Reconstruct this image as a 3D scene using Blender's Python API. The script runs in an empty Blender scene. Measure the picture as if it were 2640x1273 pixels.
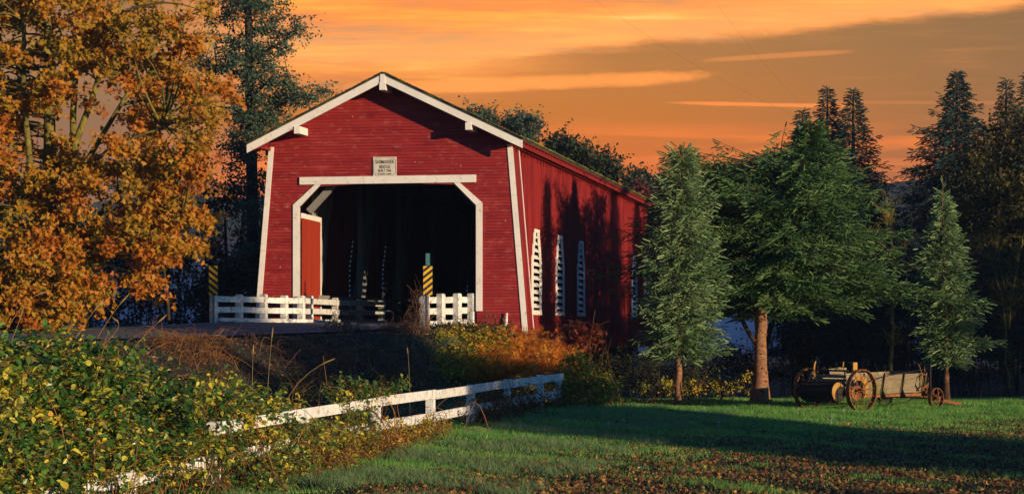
import bpy, math, random
import numpy as np
from mathutils import Vector, Matrix

# ------------------------------------------------------------------ scene, camera, light
scene = bpy.context.scene
scene.render.engine = 'CYCLES'
FX, CX, HY, EYE = 5200.0, 1320.0, 842.0, 2.7      # focal length / centre / horizon (photo pixels), eye height
cd = bpy.data.cameras.new("camera")
cd.sensor_width = 36.0
cd.lens = 36.0 * FX / 2640.0
cd.shift_y = (HY - 636.5) / 2640.0
cd.clip_start = 0.5
cd.clip_end = 9000
cam = bpy.data.objects.new("camera", cd)
scene.collection.objects.link(cam)
cam.location = (0, 0, EYE)
cam.rotation_euler = (math.radians(90), 0, 0)
scene.camera = cam
vs = scene.view_settings
vs.view_transform = 'Standard'; vs.look = 'None'; vs.gamma = 1.0; vs.exposure = 0.28
scene.cycles.max_bounces = 6
scene.cycles.transparent_max_bounces = 8
scene.cycles.volume_bounces = 0

SUN_AZ = math.radians(45.5)      # behind the camera, to its right
SUN_EL = math.radians(7.4)
TO_SUN = Vector((math.sin(SUN_AZ)*math.cos(SUN_EL), -math.cos(SUN_AZ)*math.cos(SUN_EL), math.sin(SUN_EL)))
sd = bpy.data.lights.new("sun", 'SUN')
sd.energy = 5.0
sd.angle = math.radians(0.5)
sd.color = (1.0, 0.74, 0.46)
sun = bpy.data.objects.new("sun", sd)
scene.collection.objects.link(sun)
sun.rotation_euler = TO_SUN.to_track_quat('Z', 'Y').to_euler()

world = bpy.data.worlds.new("World")
scene.world = world
world.use_nodes = True
wn, wl = world.node_tree.nodes, world.node_tree.links
wn.clear()
def W(t, **k):
    n = wn.new(t)
    for a, b in k.items(): setattr(n, a, b)
    return n
def wmath(op, a, b=None, c=None, clamp=False):
    n = W('ShaderNodeMath', operation=op); n.use_clamp = clamp
    for i, v in enumerate((a, b, c)):
        if v is None: continue
        if isinstance(v, (int, float)): n.inputs[i].default_value = v
        else: wl.new(v, n.inputs[i])
    return n.outputs[0]
def wsmooth(x, lo, hi):
    n = W('ShaderNodeMapRange', interpolation_type='SMOOTHSTEP')
    wl.new(x, n.inputs[0]); n.inputs[1].default_value = lo; n.inputs[2].default_value = hi
    return n.outputs[0]
def wramp(x, stops):
    n = W('ShaderNodeValToRGB'); el = n.color_ramp.elements
    while len(el) < len(stops): el.new(0.5)
    for e, (p, c) in zip(el, stops): e.position = p; e.color = (*c, 1)
    wl.new(x, n.inputs[0]); return n.outputs[0]
def wmix(f, a, b):
    n = W('ShaderNodeMix', data_type='RGBA')
    if isinstance(f, float): n.inputs[0].default_value = f
    else: wl.new(f, n.inputs[0])
    for i, v in ((6, a), (7, b)):
        if isinstance(v, tuple): n.inputs[i].default_value = (*v, 1)
        else: wl.new(v, n.inputs[i])
    return n.outputs[2]
def wnoise(vec, scale, detail=5, rough=.55, off=(0, 0, 0), sc=(1, 1, 1), rot=0):
    m = W('ShaderNodeMapping'); m.inputs['Location'].default_value = off; m.inputs['Scale'].default_value = sc
    m.inputs['Rotation'].default_value = (0, 0, rot)
    wl.new(vec, m.inputs[0])
    n = W('ShaderNodeTexNoise'); n.inputs['Scale'].default_value = scale; n.inputs['Detail'].default_value = detail
    n.inputs['Roughness'].default_value = rough; wl.new(m.outputs[0], n.inputs[0]); return n.outputs[0]
tc = W('ShaderNodeTexCoord'); sp = W('ShaderNodeSeparateXYZ'); wl.new(tc.outputs['Generated'], sp.inputs[0])
dx, dy, dz = sp.outputs
hyp = wmath('MAXIMUM', dy, 0.05)
u = wmath('DIVIDE', dx, hyp)                    # tangent of the bearing from north
v = wmath('DIVIDE', dz, hyp)                    # tangent of the height above the horizon
cb = W('ShaderNodeCombineXYZ'); wl.new(u, cb.inputs[0]); wl.new(v, cb.inputs[1]); uv = cb.outputs[0]
v10 = wmath('MULTIPLY', v, 5.0, clamp=True)
base = wramp(v10, [(0.0, (.42, .12, .015)), (0.30, (.52, .105, .002)), (0.40, (.64, .135, .000)), (0.54, (.53, .165, .010)), (0.72, (.40, .175, .040)), (0.95, (.31, .155, .050))])
right = wsmooth(u, 0.02, 0.30)
base = wmix(wmath('MULTIPLY', right, .75), base, (.21, .115, .040))
left = wsmooth(wmath('MULTIPLY', u, -1.0), 0.10, 0.2)
base = wmix(wmath('MULTIPLY', left, .8), base, (.21, .125, .060))
def streaks(off, sc, s, lo, hi, rot=0.03, det=6, ro=.55):
    return wsmooth(wnoise(uv, s, det, ro, off, sc, rot), lo, hi)
# low orange streaks near the horizon
s1 = streaks((3, 1, 0), (1, 14, 1), 7, .46, .66, -.03)
lowband = wmath('MULTIPLY', wsmooth(v, .055, .075), wmath('SUBTRACT', 1.0, wsmooth(v, .088, .105)))
base = wmix(wmath('MULTIPLY', wmath('MULTIPLY', s1, lowband), wmath('SUBTRACT', 1.0, left)), base, (.86, .20, .015))
# the big bright cloud sheet whose lower edge climbs to the right
warp = wnoise(uv, 9, 4, .5, (5, 2, 0), (1, 3, 1))
edge = wmath('ADD', 0.1275, wmath('MULTIPLY', wmath('MAXIMUM', wmath('ADD', u, 0.02), 0.0), 0.105))
edge2 = wmath('SUBTRACT', v, edge)
fwarp = wnoise(uv, 34, 6, .65, (2, 9, 0), (1, 5, 1), -.10)
edge2 = wmath('ADD', edge2, wmath('ADD', wmath('MULTIPLY', wmath('SUBTRACT', warp, .5), .010), wmath('MULTIPLY', wmath('SUBTRACT', fwarp, .5), .009)))
sheet = wsmooth(edge2, -0.001, 0.0055)
soft = wmath('MULTIPLY', wsmooth(edge2, -0.025, 0.004), wmath('SUBTRACT', 1.0, wsmooth(u, -.03, .06)))
sheet = wmath('MAXIMUM', sheet, wmath('MULTIPLY', soft, .8))
tex = wnoise(uv, 6, 8, .62, (1.5, 4.2, 0), (1, 11, 1), -.12)
tex2 = wnoise(uv, 13, 9, .68, (8.5, 1.2, 0), (1, 15, 1), -.09)
texm = wmath('ADD', wmath('MULTIPLY', tex, .5), wmath('MULTIPLY', tex2, .5))
shcol = wramp(texm, [(0.32, (.46, .20, .09)), (0.41, (.68, .25, .075)), (0.47, (.92, .26, .045)), (0.53, (1.0, .32, .045)), (0.59, (1.0, .42, .05)), (0.65, (1.05, .62, .17))])
hi = wmath('MULTIPLY', wsmooth(edge2, -.005, .008), wmath('SUBTRACT', 1.0, wsmooth(edge2, .008, .03)))
shcol = wmix(wmath('MULTIPLY', hi, .45), shcol, (1.0, .47, .13))
shcol = wmix(wmath('MULTIPLY', left, .85), shcol, (.22, .13, .065))
vein = streaks((7, 3, 0), (1, 13, 1), 11, .50, .72, -.10, 9, .66)
base = wmix(wmath('MULTIPLY', vein, wmath('MULTIPLY', wsmooth(v, .06, .12), .28)), base, (.66, .23, .05))
base = wmix(sheet, base, shcol)
# puffy streak under the sheet, and thin ones
def bar(uc, vc, uw, vw, tilt, amt, col, cloud, bs):
    global base
    a = wmath('DIVIDE', wmath('SUBTRACT', u, uc), uw)
    b = wmath('DIVIDE', wmath('SUBTRACT', wmath('SUBTRACT', v, vc), wmath('MULTIPLY', wmath('SUBTRACT', u, uc), tilt)), vw)
    n = wmath('SUBTRACT', wnoise(uv, bs, 6, .65, (uc*9, 2, 0), (1, 3, 1)), .5)
    r = wmath('ADD', wmath('ADD', wmath('POWER', wmath('ABSOLUTE', a), 4.0), wmath('POWER', wmath('ABSOLUTE', b), 2.0)), wmath('MULTIPLY', n, cloud))
    f = wmath('MULTIPLY', wmath('SUBTRACT', 1.0, wsmooth(r, .1, 1.1)), amt)
    base = wmix(f, base, col)
bar(0.02, .121, .085, .0042, .04, .85, (1.0, .32, .05), 1.9, 40)
bar(-.03, .119, .06, .0035, .01, .5, (1.0, .33, .06), 2.2, 60)
bar(0.125, .110, .05, .0012, -.02, .85, (.95, .26, .035), 1.2, 30)
bar(0.20, .111, .06, .001, .0, .35, (.7, .21, .04), 1.2, 30)
bar(0.13, .134, .04, .0016, .06, .45, (.85, .27, .06), 1.6, 40)
bar(0.10, .0818, .15, .0022, .0, .35, (.85, .2, .02), 1.6, 20)
bar(-.135, .077, .02, .0012, .0, .5, (.6, .16, .04), 1.2, 30)
sky = W('ShaderNodeTexSky', sky_type='NISHITA'); sky.sun_disc = False
sky.sun_elevation = SUN_EL; sky.sun_rotation = math.radians(180) - SUN_AZ; sky.air_density = 1.0; sky.dust_density = 0.3; sky.ozone_density = 3.5
skym = W('ShaderNodeVectorMath', operation='MULTIPLY'); wl.new(sky.outputs[0], skym.inputs[0]); skym.inputs[1].default_value = (.28, .64, 1.0)
# sunset-lit cloud only over the northern horizon, clear blue sky elsewhere
reach = wmath('MULTIPLY', wmath('MULTIPLY', wsmooth(dy, .55, .85), wmath('SUBTRACT', 1.0, wsmooth(v, .20, .38))), wsmooth(v, -.05, -.01))
SKYS = 0.125
sc2 = W('ShaderNodeVectorMath', operation='SCALE'); wl.new(base, sc2.inputs[0]); sc2.inputs[3].default_value = 1.0 / SKYS
mixw = wmix(reach, skym.outputs[0], sc2.outputs[0])
bg = W('ShaderNodeBackground'); bg.inputs[1].default_value = SKYS; wl.new(mixw, bg.inputs[0])
wo = W('ShaderNodeOutputWorld'); wl.new(bg.outputs[0], wo.inputs[0])

# ------------------------------------------------------------------ helpers
RS = np.random.RandomState(7)
random.seed(7)
def P(px, py, Y):                                # photo pixel at distance Y -> world point
    return np.array(((px - CX) / FX * Y, Y, EYE + (HY - py) / FX * Y))
def tag(o, label=None, cat=None, group=None, kind=None):
    if label: o['label'] = label
    if cat: o['category'] = cat
    if group: o['group'] = group
    if kind: o['kind'] = kind
    return o
def empty(name, loc, rz=0.0, label=None, cat=None, group=None):
    o = bpy.data.objects.new(name, None); scene.collection.objects.link(o)
    o.location = loc; o.rotation_euler = (0, 0, rz); o.empty_display_size = .3
    return tag(o, label, cat, group)

class MB:
    """collects geometry (with a random tint per piece) for one mesh object"""
    def __init__(s): s.v = []; s.f = {}; s.t = []; s.n = 0
    def add(s, V, F, tint=None):
        V = np.asarray(V, float); F = np.asarray(F, int)
        if tint is None: tint = random.random()
        s.v.append(V); s.t.append(np.broadcast_to(np.asarray(tint, float), (len(V),)))
        s.f.setdefault(F.shape[1], []).append(F + s.n); s.n += len(V)
    def poly(s, pts, tint=None): s.add(pts, [list(range(len(pts)))], tint)
    def box(s, c, d, R=None, tint=None):
        h = np.array(d) / 2.0
        V = np.array([(x, y, z) for z in (-1, 1) for y in (-1, 1) for x in (-1, 1)]) * h
        if R is not None: V = V @ np.asarray(R).T
        s.add(V + np.array(c), [(0, 2, 3, 1), (4, 5, 7, 6), (0, 1, 5, 4), (2, 6, 7, 3), (0, 4, 6, 2), (1, 3, 7, 5)], tint)
    def bar(s, p, q, w, h, up=(0, 0, 1), tint=None):
        p = np.array(p, float); q = np.array(q, float); a = q - p; L = np.linalg.norm(a); a /= L
        up = np.array(up, float)
        if abs(a @ up) > .98: up = np.array((0, 1.0, 0))
        b = np.cross(up, a); b /= np.linalg.norm(b); c = np.cross(a, b)
        s.box((p + q) / 2, (L, w, h), np.stack([a, b, c], 1), tint)
    def tube(s, pts, rad, n=8, tint=None, cap=True):
        pts = np.array(pts, float); m = len(pts); rad = np.broadcast_to(np.asarray(rad, float), (m,))
        T = np.gradient(pts, axis=0); T /= np.linalg.norm(T, axis=1)[:, None] + 1e-9
        ref = np.array((0, 0, 1.0)) if abs(T[0][2]) < .9 else np.array((1.0, 0, 0))
        V = []
        for i in range(m):
            b = np.cross(T[i], ref); b /= np.linalg.norm(b) + 1e-9; c = np.cross(T[i], b)
            for k in range(n):
                a = 2 * math.pi * k / n; V.append(pts[i] + rad[i] * (math.cos(a) * b + math.sin(a) * c))
        F = [(i*n+k, i*n+(k+1) % n, (i+1)*n+(k+1) % n, (i+1)*n+k) for i in range(m-1) for k in range(n)]
        if tint is None: tint = random.random()
        n0 = s.n; s.add(V, F, tint)
        if cap:
            s.f.setdefault(n, []).append(np.array([list(range(n0+n-1, n0-1, -1)), list(range(n0+(m-1)*n, n0+m*n))]))
    def cyl(s, p, q, r, n=16, tint=None): s.tube([p, q], [r, r], n, tint)
    def prism(s, pts, d, tint=None):
        """closed outline pts (3D, planar) pushed along vector d"""
        A = np.array(pts, float); B = A + np.array(d, float); n = len(A); V = np.concatenate([A, B])
        if tint is None: tint = random.random()
        n0 = s.n; s.add(V, [(i, (i+1) % n, n+(i+1) % n, n+i) for i in range(n)], tint)
        s.f.setdefault(n, []).append(np.array([list(range(n0+n-1, n0-1, -1)), list(range(n0+n, n0+2*n))]))
    def inst(s, V, F, pos, R, sc, tint):
        """many copies of a small template, pos (n,3), R (n,3,3), sc (n,) or (n,3), tint (n,)"""
        V = np.asarray(V, float); F = np.asarray(F, int); n = len(pos)
        if n == 0: return
        sc = np.asarray(sc, float)
        if sc.ndim == 1: sc = np.repeat(sc[:, None], 3, 1)
        A = np.einsum('nij,nvj->nvi', R, V[None] * sc[:, None, :]) + pos[:, None, :]
        s.v.append(A.reshape(-1, 3)); s.t.append(np.repeat(tint, len(V)))
        G = (F[None] + (np.arange(n) * len(V))[:, None, None] + s.n).reshape(-1, F.shape[1])
        s.f.setdefault(F.shape[1], []).append(G); s.n += n * len(V)
    def build(s, name, mat, parent=None, loc=None, smooth=False):
        me = bpy.data.meshes.new(name)
        V = np.concatenate(s.v).astype(np.float32)
        if loc is not None: V = V - np.array(loc, np.float32)
        me.vertices.add(len(V)); me.vertices.foreach_set('co', V.ravel())
        idx, starts, n = [], [], 0
        for k, L in s.f.items():
            F = np.concatenate(L); idx.append(F.ravel()); starts.append(n + np.arange(len(F)) * k); n += F.size
        me.loops.add(n); me.loops.foreach_set('vertex_index', np.concatenate(idx).astype(np.int32))
        st = np.concatenate(starts).astype(np.int32); me.polygons.add(len(st)); me.polygons.foreach_set('loop_start', st)
        a = me.attributes.new('tint', 'FLOAT', 'POINT'); a.data.foreach_set('value', np.concatenate(s.t).astype(np.float32))
        me.polygons.foreach_set('use_smooth', np.full(len(st), bool(smooth)))
        me.update(calc_edges=True); me.validate()
        me.materials.append(mat)
        o = bpy.data.objects.new(name, me); scene.collection.objects.link(o)
        if loc is not None: o.location = loc
        if parent: o.parent = parent
        return o

MATS = {}
def mat(name, stops, tint_w=.4, noise_w=.6, scale=3.0, sc=(1, 1, 1), rough=.8, bump=.0, bscale=None, trans=0.0, spec=.3, detail=5, metal=0.0, stain=None, stain_scale=1.0, stain_rng=(.55, .75), stain_sc=(1, 1, 1), fleck=None):
    """procedural material: colour ramp over noise + per-piece tint, optional stain patches and leaf translucency"""
    m = bpy.data.materials.new(name); m.use_nodes = True; nt = m.node_tree; N, L = nt.nodes, nt.links; N.clear()
    out = N.new('ShaderNodeOutputMaterial'); pb = N.new('ShaderNodeBsdfPrincipled')
    pb.inputs['Roughness'].default_value = rough; pb.inputs['Specular IOR Level'].default_value = spec; pb.inputs['Metallic'].default_value = metal
    t = N.new('ShaderNodeTexCoord'); mp = N.new('ShaderNodeMapping'); mp.inputs['Scale'].default_value = sc; L.new(t.outputs['Object'], mp.inputs[0])
    nz = N.new('ShaderNodeTexNoise'); nz.inputs['Scale'].default_value = scale; nz.inputs['Detail'].default_value = detail; nz.inputs['Roughness'].default_value = .6
    L.new(mp.outputs[0], nz.inputs[0])
    at = N.new('ShaderNodeAttribute'); at.attribute_name = 'tint'
    cen = N.new('ShaderNodeMapRange'); cen.inputs[1].default_value = .28; cen.inputs[2].default_value = .72; L.new(nz.outputs[0], cen.inputs[0])
    a = N.new('ShaderNodeMath'); a.operation = 'MULTIPLY'; a.inputs[1].default_value = noise_w; L.new(cen.outputs[0], a.inputs[0])
    b = N.new('ShaderNodeMath'); b.operation = 'MULTIPLY_ADD'; b.inputs[1].default_value = tint_w; L.new(at.outputs['Fac'], b.inputs[0]); L.new(a.outputs[0], b.inputs[2])
    r = N.new('ShaderNodeValToRGB'); el = r.color_ramp.elements
    while len(el) < len(stops): el.new(.5)
    for e, (p, c) in zip(el, stops): e.position = p; e.color = (*c, 1)
    L.new(b.outputs[0], r.inputs[0]); col = r.outputs[0]
    if stain:
        mp2 = N.new('ShaderNodeMapping'); mp2.inputs['Scale'].default_value = stain_sc; mp2.inputs['Location'].default_value = (3, 7, 1); L.new(t.outputs['Object'], mp2.inputs[0])
        n2 = N.new('ShaderNodeTexNoise'); n2.inputs['Scale'].default_value = stain_scale; n2.inputs['Detail'].default_value = 8; n2.inputs['Roughness'].default_value = .7; L.new(mp2.outputs[0], n2.inputs[0])
        mr = N.new('ShaderNodeMapRange'); mr.inputs[1].default_value = stain_rng[0]; mr.inputs[2].default_value = stain_rng[1]; L.new(n2.outputs[0], mr.inputs[0])
        mx = N.new('ShaderNodeMix'); mx.data_type = 'RGBA'; L.new(mr.outputs[0], mx.inputs[0]); L.new(col, mx.inputs[6]); mx.inputs[7].default_value = (*stain, 1); col = mx.outputs[2]
    if fleck:
        vo = N.new('ShaderNodeTexVoronoi'); vo.inputs['Scale'].default_value = fleck[1]; L.new(t.outputs['Object'], vo.inputs[0])
        th = N.new('ShaderNodeSeparateColor'); L.new(vo.outputs['Color'], th.inputs[0]); tm = N.new('ShaderNodeMath'); tm.operation = 'MULTIPLY'; tm.inputs[1].default_value = fleck[2]; L.new(th.outputs[0], tm.inputs[0])
        ls = N.new('ShaderNodeMath'); ls.operation = 'LESS_THAN'; L.new(vo.outputs['Distance'], ls.inputs[0]); L.new(tm.outputs[0], ls.inputs[1])
        mx = N.new('ShaderNodeMix'); mx.data_type = 'RGBA'; L.new(ls.outputs[0], mx.inputs[0]); L.new(col, mx.inputs[6]); mx.inputs[7].default_value = (*fleck[0], 1); col = mx.outputs[2]
    L.new(col, pb.inputs['Base Color'])
    if bump:
        bn = N.new('ShaderNodeTexNoise'); bn.inputs['Scale'].default_value = bscale or scale * 4; bn.inputs['Detail'].default_value = 6; L.new(mp.outputs[0], bn.inputs[0])
        bp = N.new('ShaderNodeBump'); bp.inputs['Strength'].default_value = bump; bp.inputs['Distance'].default_value = .05; L.new(bn.outputs[0], bp.inputs['Height']); L.new(bp.outputs[0], pb.inputs['Normal'])
    sh = pb.outputs[0]
    if trans:
        tr = N.new('ShaderNodeBsdfTranslucent'); ms = N.new('ShaderNodeMixShader'); ms.inputs[0].default_value = trans
        L.new(col, tr.inputs[0])
        L.new(sh, ms.inputs[1]); L.new(tr.outputs[0], ms.inputs[2]); sh = ms.outputs[0]
    L.new(sh, out.inputs[0]); MATS[name] = m; return m

# paint, wood, metal
red_siding = mat('red siding paint', [(0, (.15, .009, .011)), (.35, (.25, .016, .017)), (.7, (.29, .022, .022)), (1, (.37, .045, .040))], .42, .58, 1.1, (1, 1, 3), .5, .35, 30, stain=(.42, .11, .09), stain_scale=2.6, stain_rng=(.54, .78), stain_sc=(1, 1, 2), fleck=((.62, .42, .36), 3.2, .085))
red_board = mat('red vertical board paint', [(0, (.13, .008, .009)), (.5, (.25, .016, .016)), (1, (.36, .030, .026))], .5, .5, 1.5, (3, 3, .35), .6, .2, 20, stain=(.12, .010, .012), stain_scale=.8, stain_rng=(.5, .75), stain_sc=(2, 2, .3))
red_door = mat('orange red door paint', [(0, (.24, .022, .010)), (1, (.37, .040, .014))], .4, .6, 2.0, (3, 3, .4), .6, .15, 20)
groove = mat('dark gap behind the boards', [(0, (.035, .006, .006)), (1, (.05, .009, .009))], .5, .5, 3)
white_trim = mat('white trim paint', [(0, (.66, .63, .58)), (1, (.82, .80, .75))], .3, .7, 1.5, (1, 1, 1), .6, .15, 18, stain=(.36, .32, .25), stain_scale=5, stain_rng=(.56, .78), fleck=((.10, .07, .05), 3.0, .07))
worn_white = mat('weathered white paint', [(0, (.50, .50, .46)), (1, (.80, .80, .76))], .4, .6, 4, (1, 1, 1), .7, .3, 30, stain=(.20, .17, .13), stain_scale=7, stain_rng=(.51, .68), stain_sc=(1, 1, 1))
dark_wood = mat('aged truss wood', [(0, (.13, .125, .12)), (1, (.26, .25, .24))], .5, .5, 3, (1, 1, .2), .85, .2)
grey_steel = mat('painted grey steel rod', [(0, (.22, .23, .24)), (1, (.34, .35, .36))], .5, .5, 6, rough=.5)
roof_mat = mat('mossy dark shingles', [(0, (.025, .022, .020)), (1, (.07, .062, .055))], .6, .4, 8, rough=.95, bump=.4, stain=(.10, .11, .02), stain_scale=1.3, stain_rng=(.5, .62))
moss_mat = mat('yellow green moss', [(0, (.06, .07, .01)), (.5, (.16, .17, .02)), (1, (.26, .20, .04))], .7, .3, 12, rough=1)
sign_mat = mat('aged pale sign face', [(0, (.46, .44, .38)), (1, (.66, .63, .55))], .2, .8, 5, rough=.6, bump=.1)
ink = mat('dark brown lettering', [(0, (.05, .022, .014)), (1, (.07, .03, .02))], .5, .5, 9)
deck_mat = mat('worn deck planks and dimmed louvres', [(0, (.03, .03, .03)), (1, (.07, .065, .06))], .5, .5, 3)

# ------------------------------------------------------------------ bridge frame
TH = math.atan(1020.0 / FX)
Z0 = FX * 9.3 * math.cos(TH) / 704.0
O = P(1004, HY, Z0) ; O[2] = 0.0
AX = np.array((math.sin(TH), math.cos(TH), 0)); RX = np.array((math.cos(TH), -math.sin(TH), 0))
def bl(x, y, z): return O + RX * x + AX * y + np.array((0, 0, z))       # bridge local -> world
def v_of(px, x):                                 # distance along the bridge of the wall point seen at px, wall at local x
    k = (px - CX) / FX
    # (O.x + x cos + v sin) = k (O.y - x sin + v cos)
    return (k * (O[1] - x * math.sin(TH)) - O[0] - x * math.cos(TH)) / (math.sin(TH) - k * math.cos(TH))
def z_of(py, x, y): w = bl(x, y, 0); return EYE + (HY - py) / FX * w[1]

# ------------------------------------------------------------------ terrain
NEAR = np.array([(-60, 22), (-30, 38), (-12.7, 50), (-8.6, 56.5), (-5.2, 61), (-2.9, 64.2), (-1.35, 67.6), (-.6, 69.5), (.3, 75)], float)   # camera-side edge of the road
FAR = np.array([(-60, 34), (-33, 48.5), (-15.4, 60), (-12.5, 63), (-9.9, 66.0), (-8.6, 67.4), (-7.4, 68.6), (-6.5, 71), (-5.6, 77)], float)   # far edge
def resamp(A, n):
    s = np.concatenate([[0], np.cumsum(np.linalg.norm(np.diff(A, axis=0), axis=1))]); t = np.linspace(0, s[-1], n)
    return np.stack([np.interp(t, s, A[:, 0]), np.interp(t, s, A[:, 1])], 1)
def smoothline(A, n):
    B = resamp(A, n)
    for _ in range(6): B[1:-1] = (B[:-2] + 2 * B[1:-1] + B[2:]) / 4
    return B
NEARS, FARS = smoothline(NEAR, 60), smoothline(FAR, 60)
def seg_dist(x, y, A):
    """signed distance (positive towards the camera side) to polyline A"""
    x = np.asarray(x, float); y = np.asarray(y, float); best = np.full(x.shape, 1e9); sg = np.ones(x.shape)
    for i in range(len(A) - 1):
        ax, ay = A[i]; bx, by = A[i+1]; ex, ey = bx - ax, by - ay; L2 = ex*ex + ey*ey
        t = np.clip(((x-ax)*ex + (y-ay)*ey) / L2, 0, 1); d = np.hypot(x-ax-t*ex, y-ay-t*ey)
        c = ex*(y-ay) - ey*(x-ax); m = d < best; best = np.where(m, d, best); sg = np.where(m, np.where(c < 0, 1, -1), sg)
    return best * sg
def road_z(x, y, side):        # side 0 near edge .. 1 far edge
    y = np.asarray(y, float); zn = np.interp(y, [22, 50, 56.5, 61, 64, 67.5], [2.2, 2.33, 2.42, 2.56, 2.68, 2.80]); zf = np.interp(y, [34, 60, 66, 68.5, 71], [2.35, 2.52, 2.84, 2.83, 2.83])
    return zn * (1 - side) + zf * side
def sstep(x, a, b): t = np.clip((x - a) / (b - a), 0, 1); return t*t*(3-2*t)
def wob(x, y, s, k): return np.sin(x*s*1.0+k)*np.cos(y*s*1.3+k*2) + .5*np.sin(x*s*2.3+y*s*1.7+k*3) + .25*np.sin(x*s*5.1-y*s*4.3+k)
def ground_z(x, y):
    x = np.asarray(x, float); y = np.asarray(y, float)
    g = .02 + (.16 + .30 * sstep(y, 26, 52)) * sstep(-x + .16 * (y - 30), -9, 3) * (1 - sstep(y, 55, 66))
    g = g + .03 * wob(x, y, .9, 1) + .015 * wob(x, y, 3, 2)
    cr = sstep(y, 74, 82) * (1 - sstep(y, 120, 150)) * (1 - sstep(x, 13, 22))       # creek bed beyond the lawn
    g = g - 1.9 * cr
    hill = 40 * sstep(y, 330, 760) * (1 + .35 * wob(x, y, .006, 2)) + 10 * sstep(y, 260, 420) * (1 + wob(x, y, .02, 4) * .4)
    g = g + hill
    g0 = g.copy()
    dn = seg_dist(x, y, NEARS); df = seg_dist(x, y, FARS)
    inside = (dn < 0) & (df > 0)
    side = np.clip(-dn / np.maximum(-dn + df, .01), 0, 1)
    zr = road_z(x, y, side) - .06
    # shoulder and embankment on the camera side
    e = np.where(dn > 0, sstep(dn, .5, 6.8), 0)
    e = np.clip(e + .04 * wob(x, y, 1.7, 5) * (dn > .6) * (dn < 7), 0, 1)
    zn_e = zr * (1 - e) + g * e
    fo = np.where(df < 0, sstep(-df, 1.2, 9), 0)
    gl = g + 1.3 * (1 - sstep(y, 200, 300))
    zf_e = zr * (1 - fo) + gl * fo
    fade = sstep(y, 70, 76)
    z = np.where(dn > 0, zn_e, np.where(df < 0, zf_e, zr - .05))
    # where the road has gone onto the bridge the bank drops to the creek
    bank = g * 1.0
    z = z * (1 - fade) + bank * fade
    rt = sstep(x, .6, 2.6) * sstep(y, 56, 62)
    z = z * (1 - rt) + g0 * rt
    return z
def gz(x, y): return float(ground_z(np.array([x]), np.array([y]))[0])
def stretch(lo, hi, c0, c1, d, far):
    a = np.arange(c0, c1 + d, d); out = [a]
    s = d; p = c1; r = []
    while p < hi: s *= far; p += s; r.append(p)
    s = d; p = c0; l = []
    while p > lo: s *= far; p -= s; l.append(p)
    return np.array(l[::-1] + list(a) + r)
gx = stretch(-2500, 2500, -18, 20, .22, 1.12); gy = stretch(-120, 5000, 22, 80, .22, 1.08)
XX, YY = np.meshgrid(gx, gy); ZZ = ground_z(XX, YY)
m = MB(); nx, ny = len(gx), len(gy)
ii = (np.arange(ny-1)[:, None] * nx + np.arange(nx-1)[None]).ravel()
m.add(np.stack([XX.ravel(), YY.ravel(), ZZ.ravel()], 1), np.stack([ii, ii+1, ii+nx+1, ii+nx], 1), 0.5)
soil = mat('dark soil and thin turf', [(0, (.012, .009, .006)), (.35, (.026, .018, .012)), (.6, (.022, .034, .012)), (1, (.035, .06, .018))], 0, 1, 1.1, rough=1, bump=.6, bscale=22, detail=10, stain=(.05, .03, .018), stain_scale=9, stain_rng=(.55, .7))
g_ob = m.build('ground', soil, smooth=True); tag(g_ob, 'lawn, embankment and fields of dark soil and turf', kind='structure')

# road ribbon and its lines
def ribbon(s0, s1, lift, name, material, label, i0=0, i1=60):
    m = MB(); V = []
    A, B = NEARS[i0:i1], FARS[i0:i1]
    K = 9 if s1 - s0 > .2 else 2
    for a, b in zip(A, B):
        for k in range(K):
            t = s0 + (s1 - s0) * k / (K-1); p = a * (1-t) + b * t
            V.append((p[0], p[1], float(road_z(p[0], p[1], t)) + lift + .03 * math.sin(math.pi * t)))
    n = len(A); F = [(i*K+k, i*K+k+1, (i+1)*K+k+1, (i+1)*K+k) for i in range(n-1) for k in range(K-1)]
    m.add(V, F, .5); o = m.build(name, material, smooth=True); return tag(o, label, kind='structure')
asphalt = mat('cool grey asphalt', [(0, (.09, .095, .105)), (1, (.15, .158, .17))], 0, 1, 6, rough=.85, bump=.25, bscale=60, detail=10)
line_w = mat('faded white road line', [(0, (.30, .28, .25)), (1, (.6, .57, .5))], 0, 1, 9, rough=.8)
line_y = mat('faded yellow road line', [(0, (.28, .17, .03)), (1, (.5, .32, .05))], 0, 1, 9, rough=.8)
ribbon(0, 1, 0.0, 'road', asphalt, 'grey asphalt road curving up to the bridge')
ribbon(.90, .92, .012, 'road_line', line_w, 'white edge line along the far side of the road')
ribbon(.055, .075, .012, 'road_line', line_w, 'white edge line along the near side of the road')
ribbon(.49, .505, .012, 'road_line', line_y, 'yellow centre line of the road')
# ------------------------------------------------------------------ covered bridge
BR = empty('covered_bridge', tuple(O), -TH, 'red covered bridge with white trim, gabled portal and long ribbed side wall', 'covered bridge')
LB = 41.0                                        # length
def hw(z): return 4.69 - .0835 * (z - EYE)       # battered half width of the portal
ZE, ZR, OH = 6.08 + EYE, 8.33 + EYE, .83         # eave and ridge height, front overhang
XC, OW, ZB = -.08, 3.05, 2.82                    # opening centre, half width, threshold
ZL = 4.78 + EYE; ZC = 4.02 + EYE                 # lintel underside, start of the corner chamfer
def open_half(z):
    if z >= ZL: return 0.0
    return OW if z <= ZC else OW - (z - ZC)
def gable(z): return 99 if z < ZE - .02 else (ZR - .05 - z) / .48
ex = .103
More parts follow.
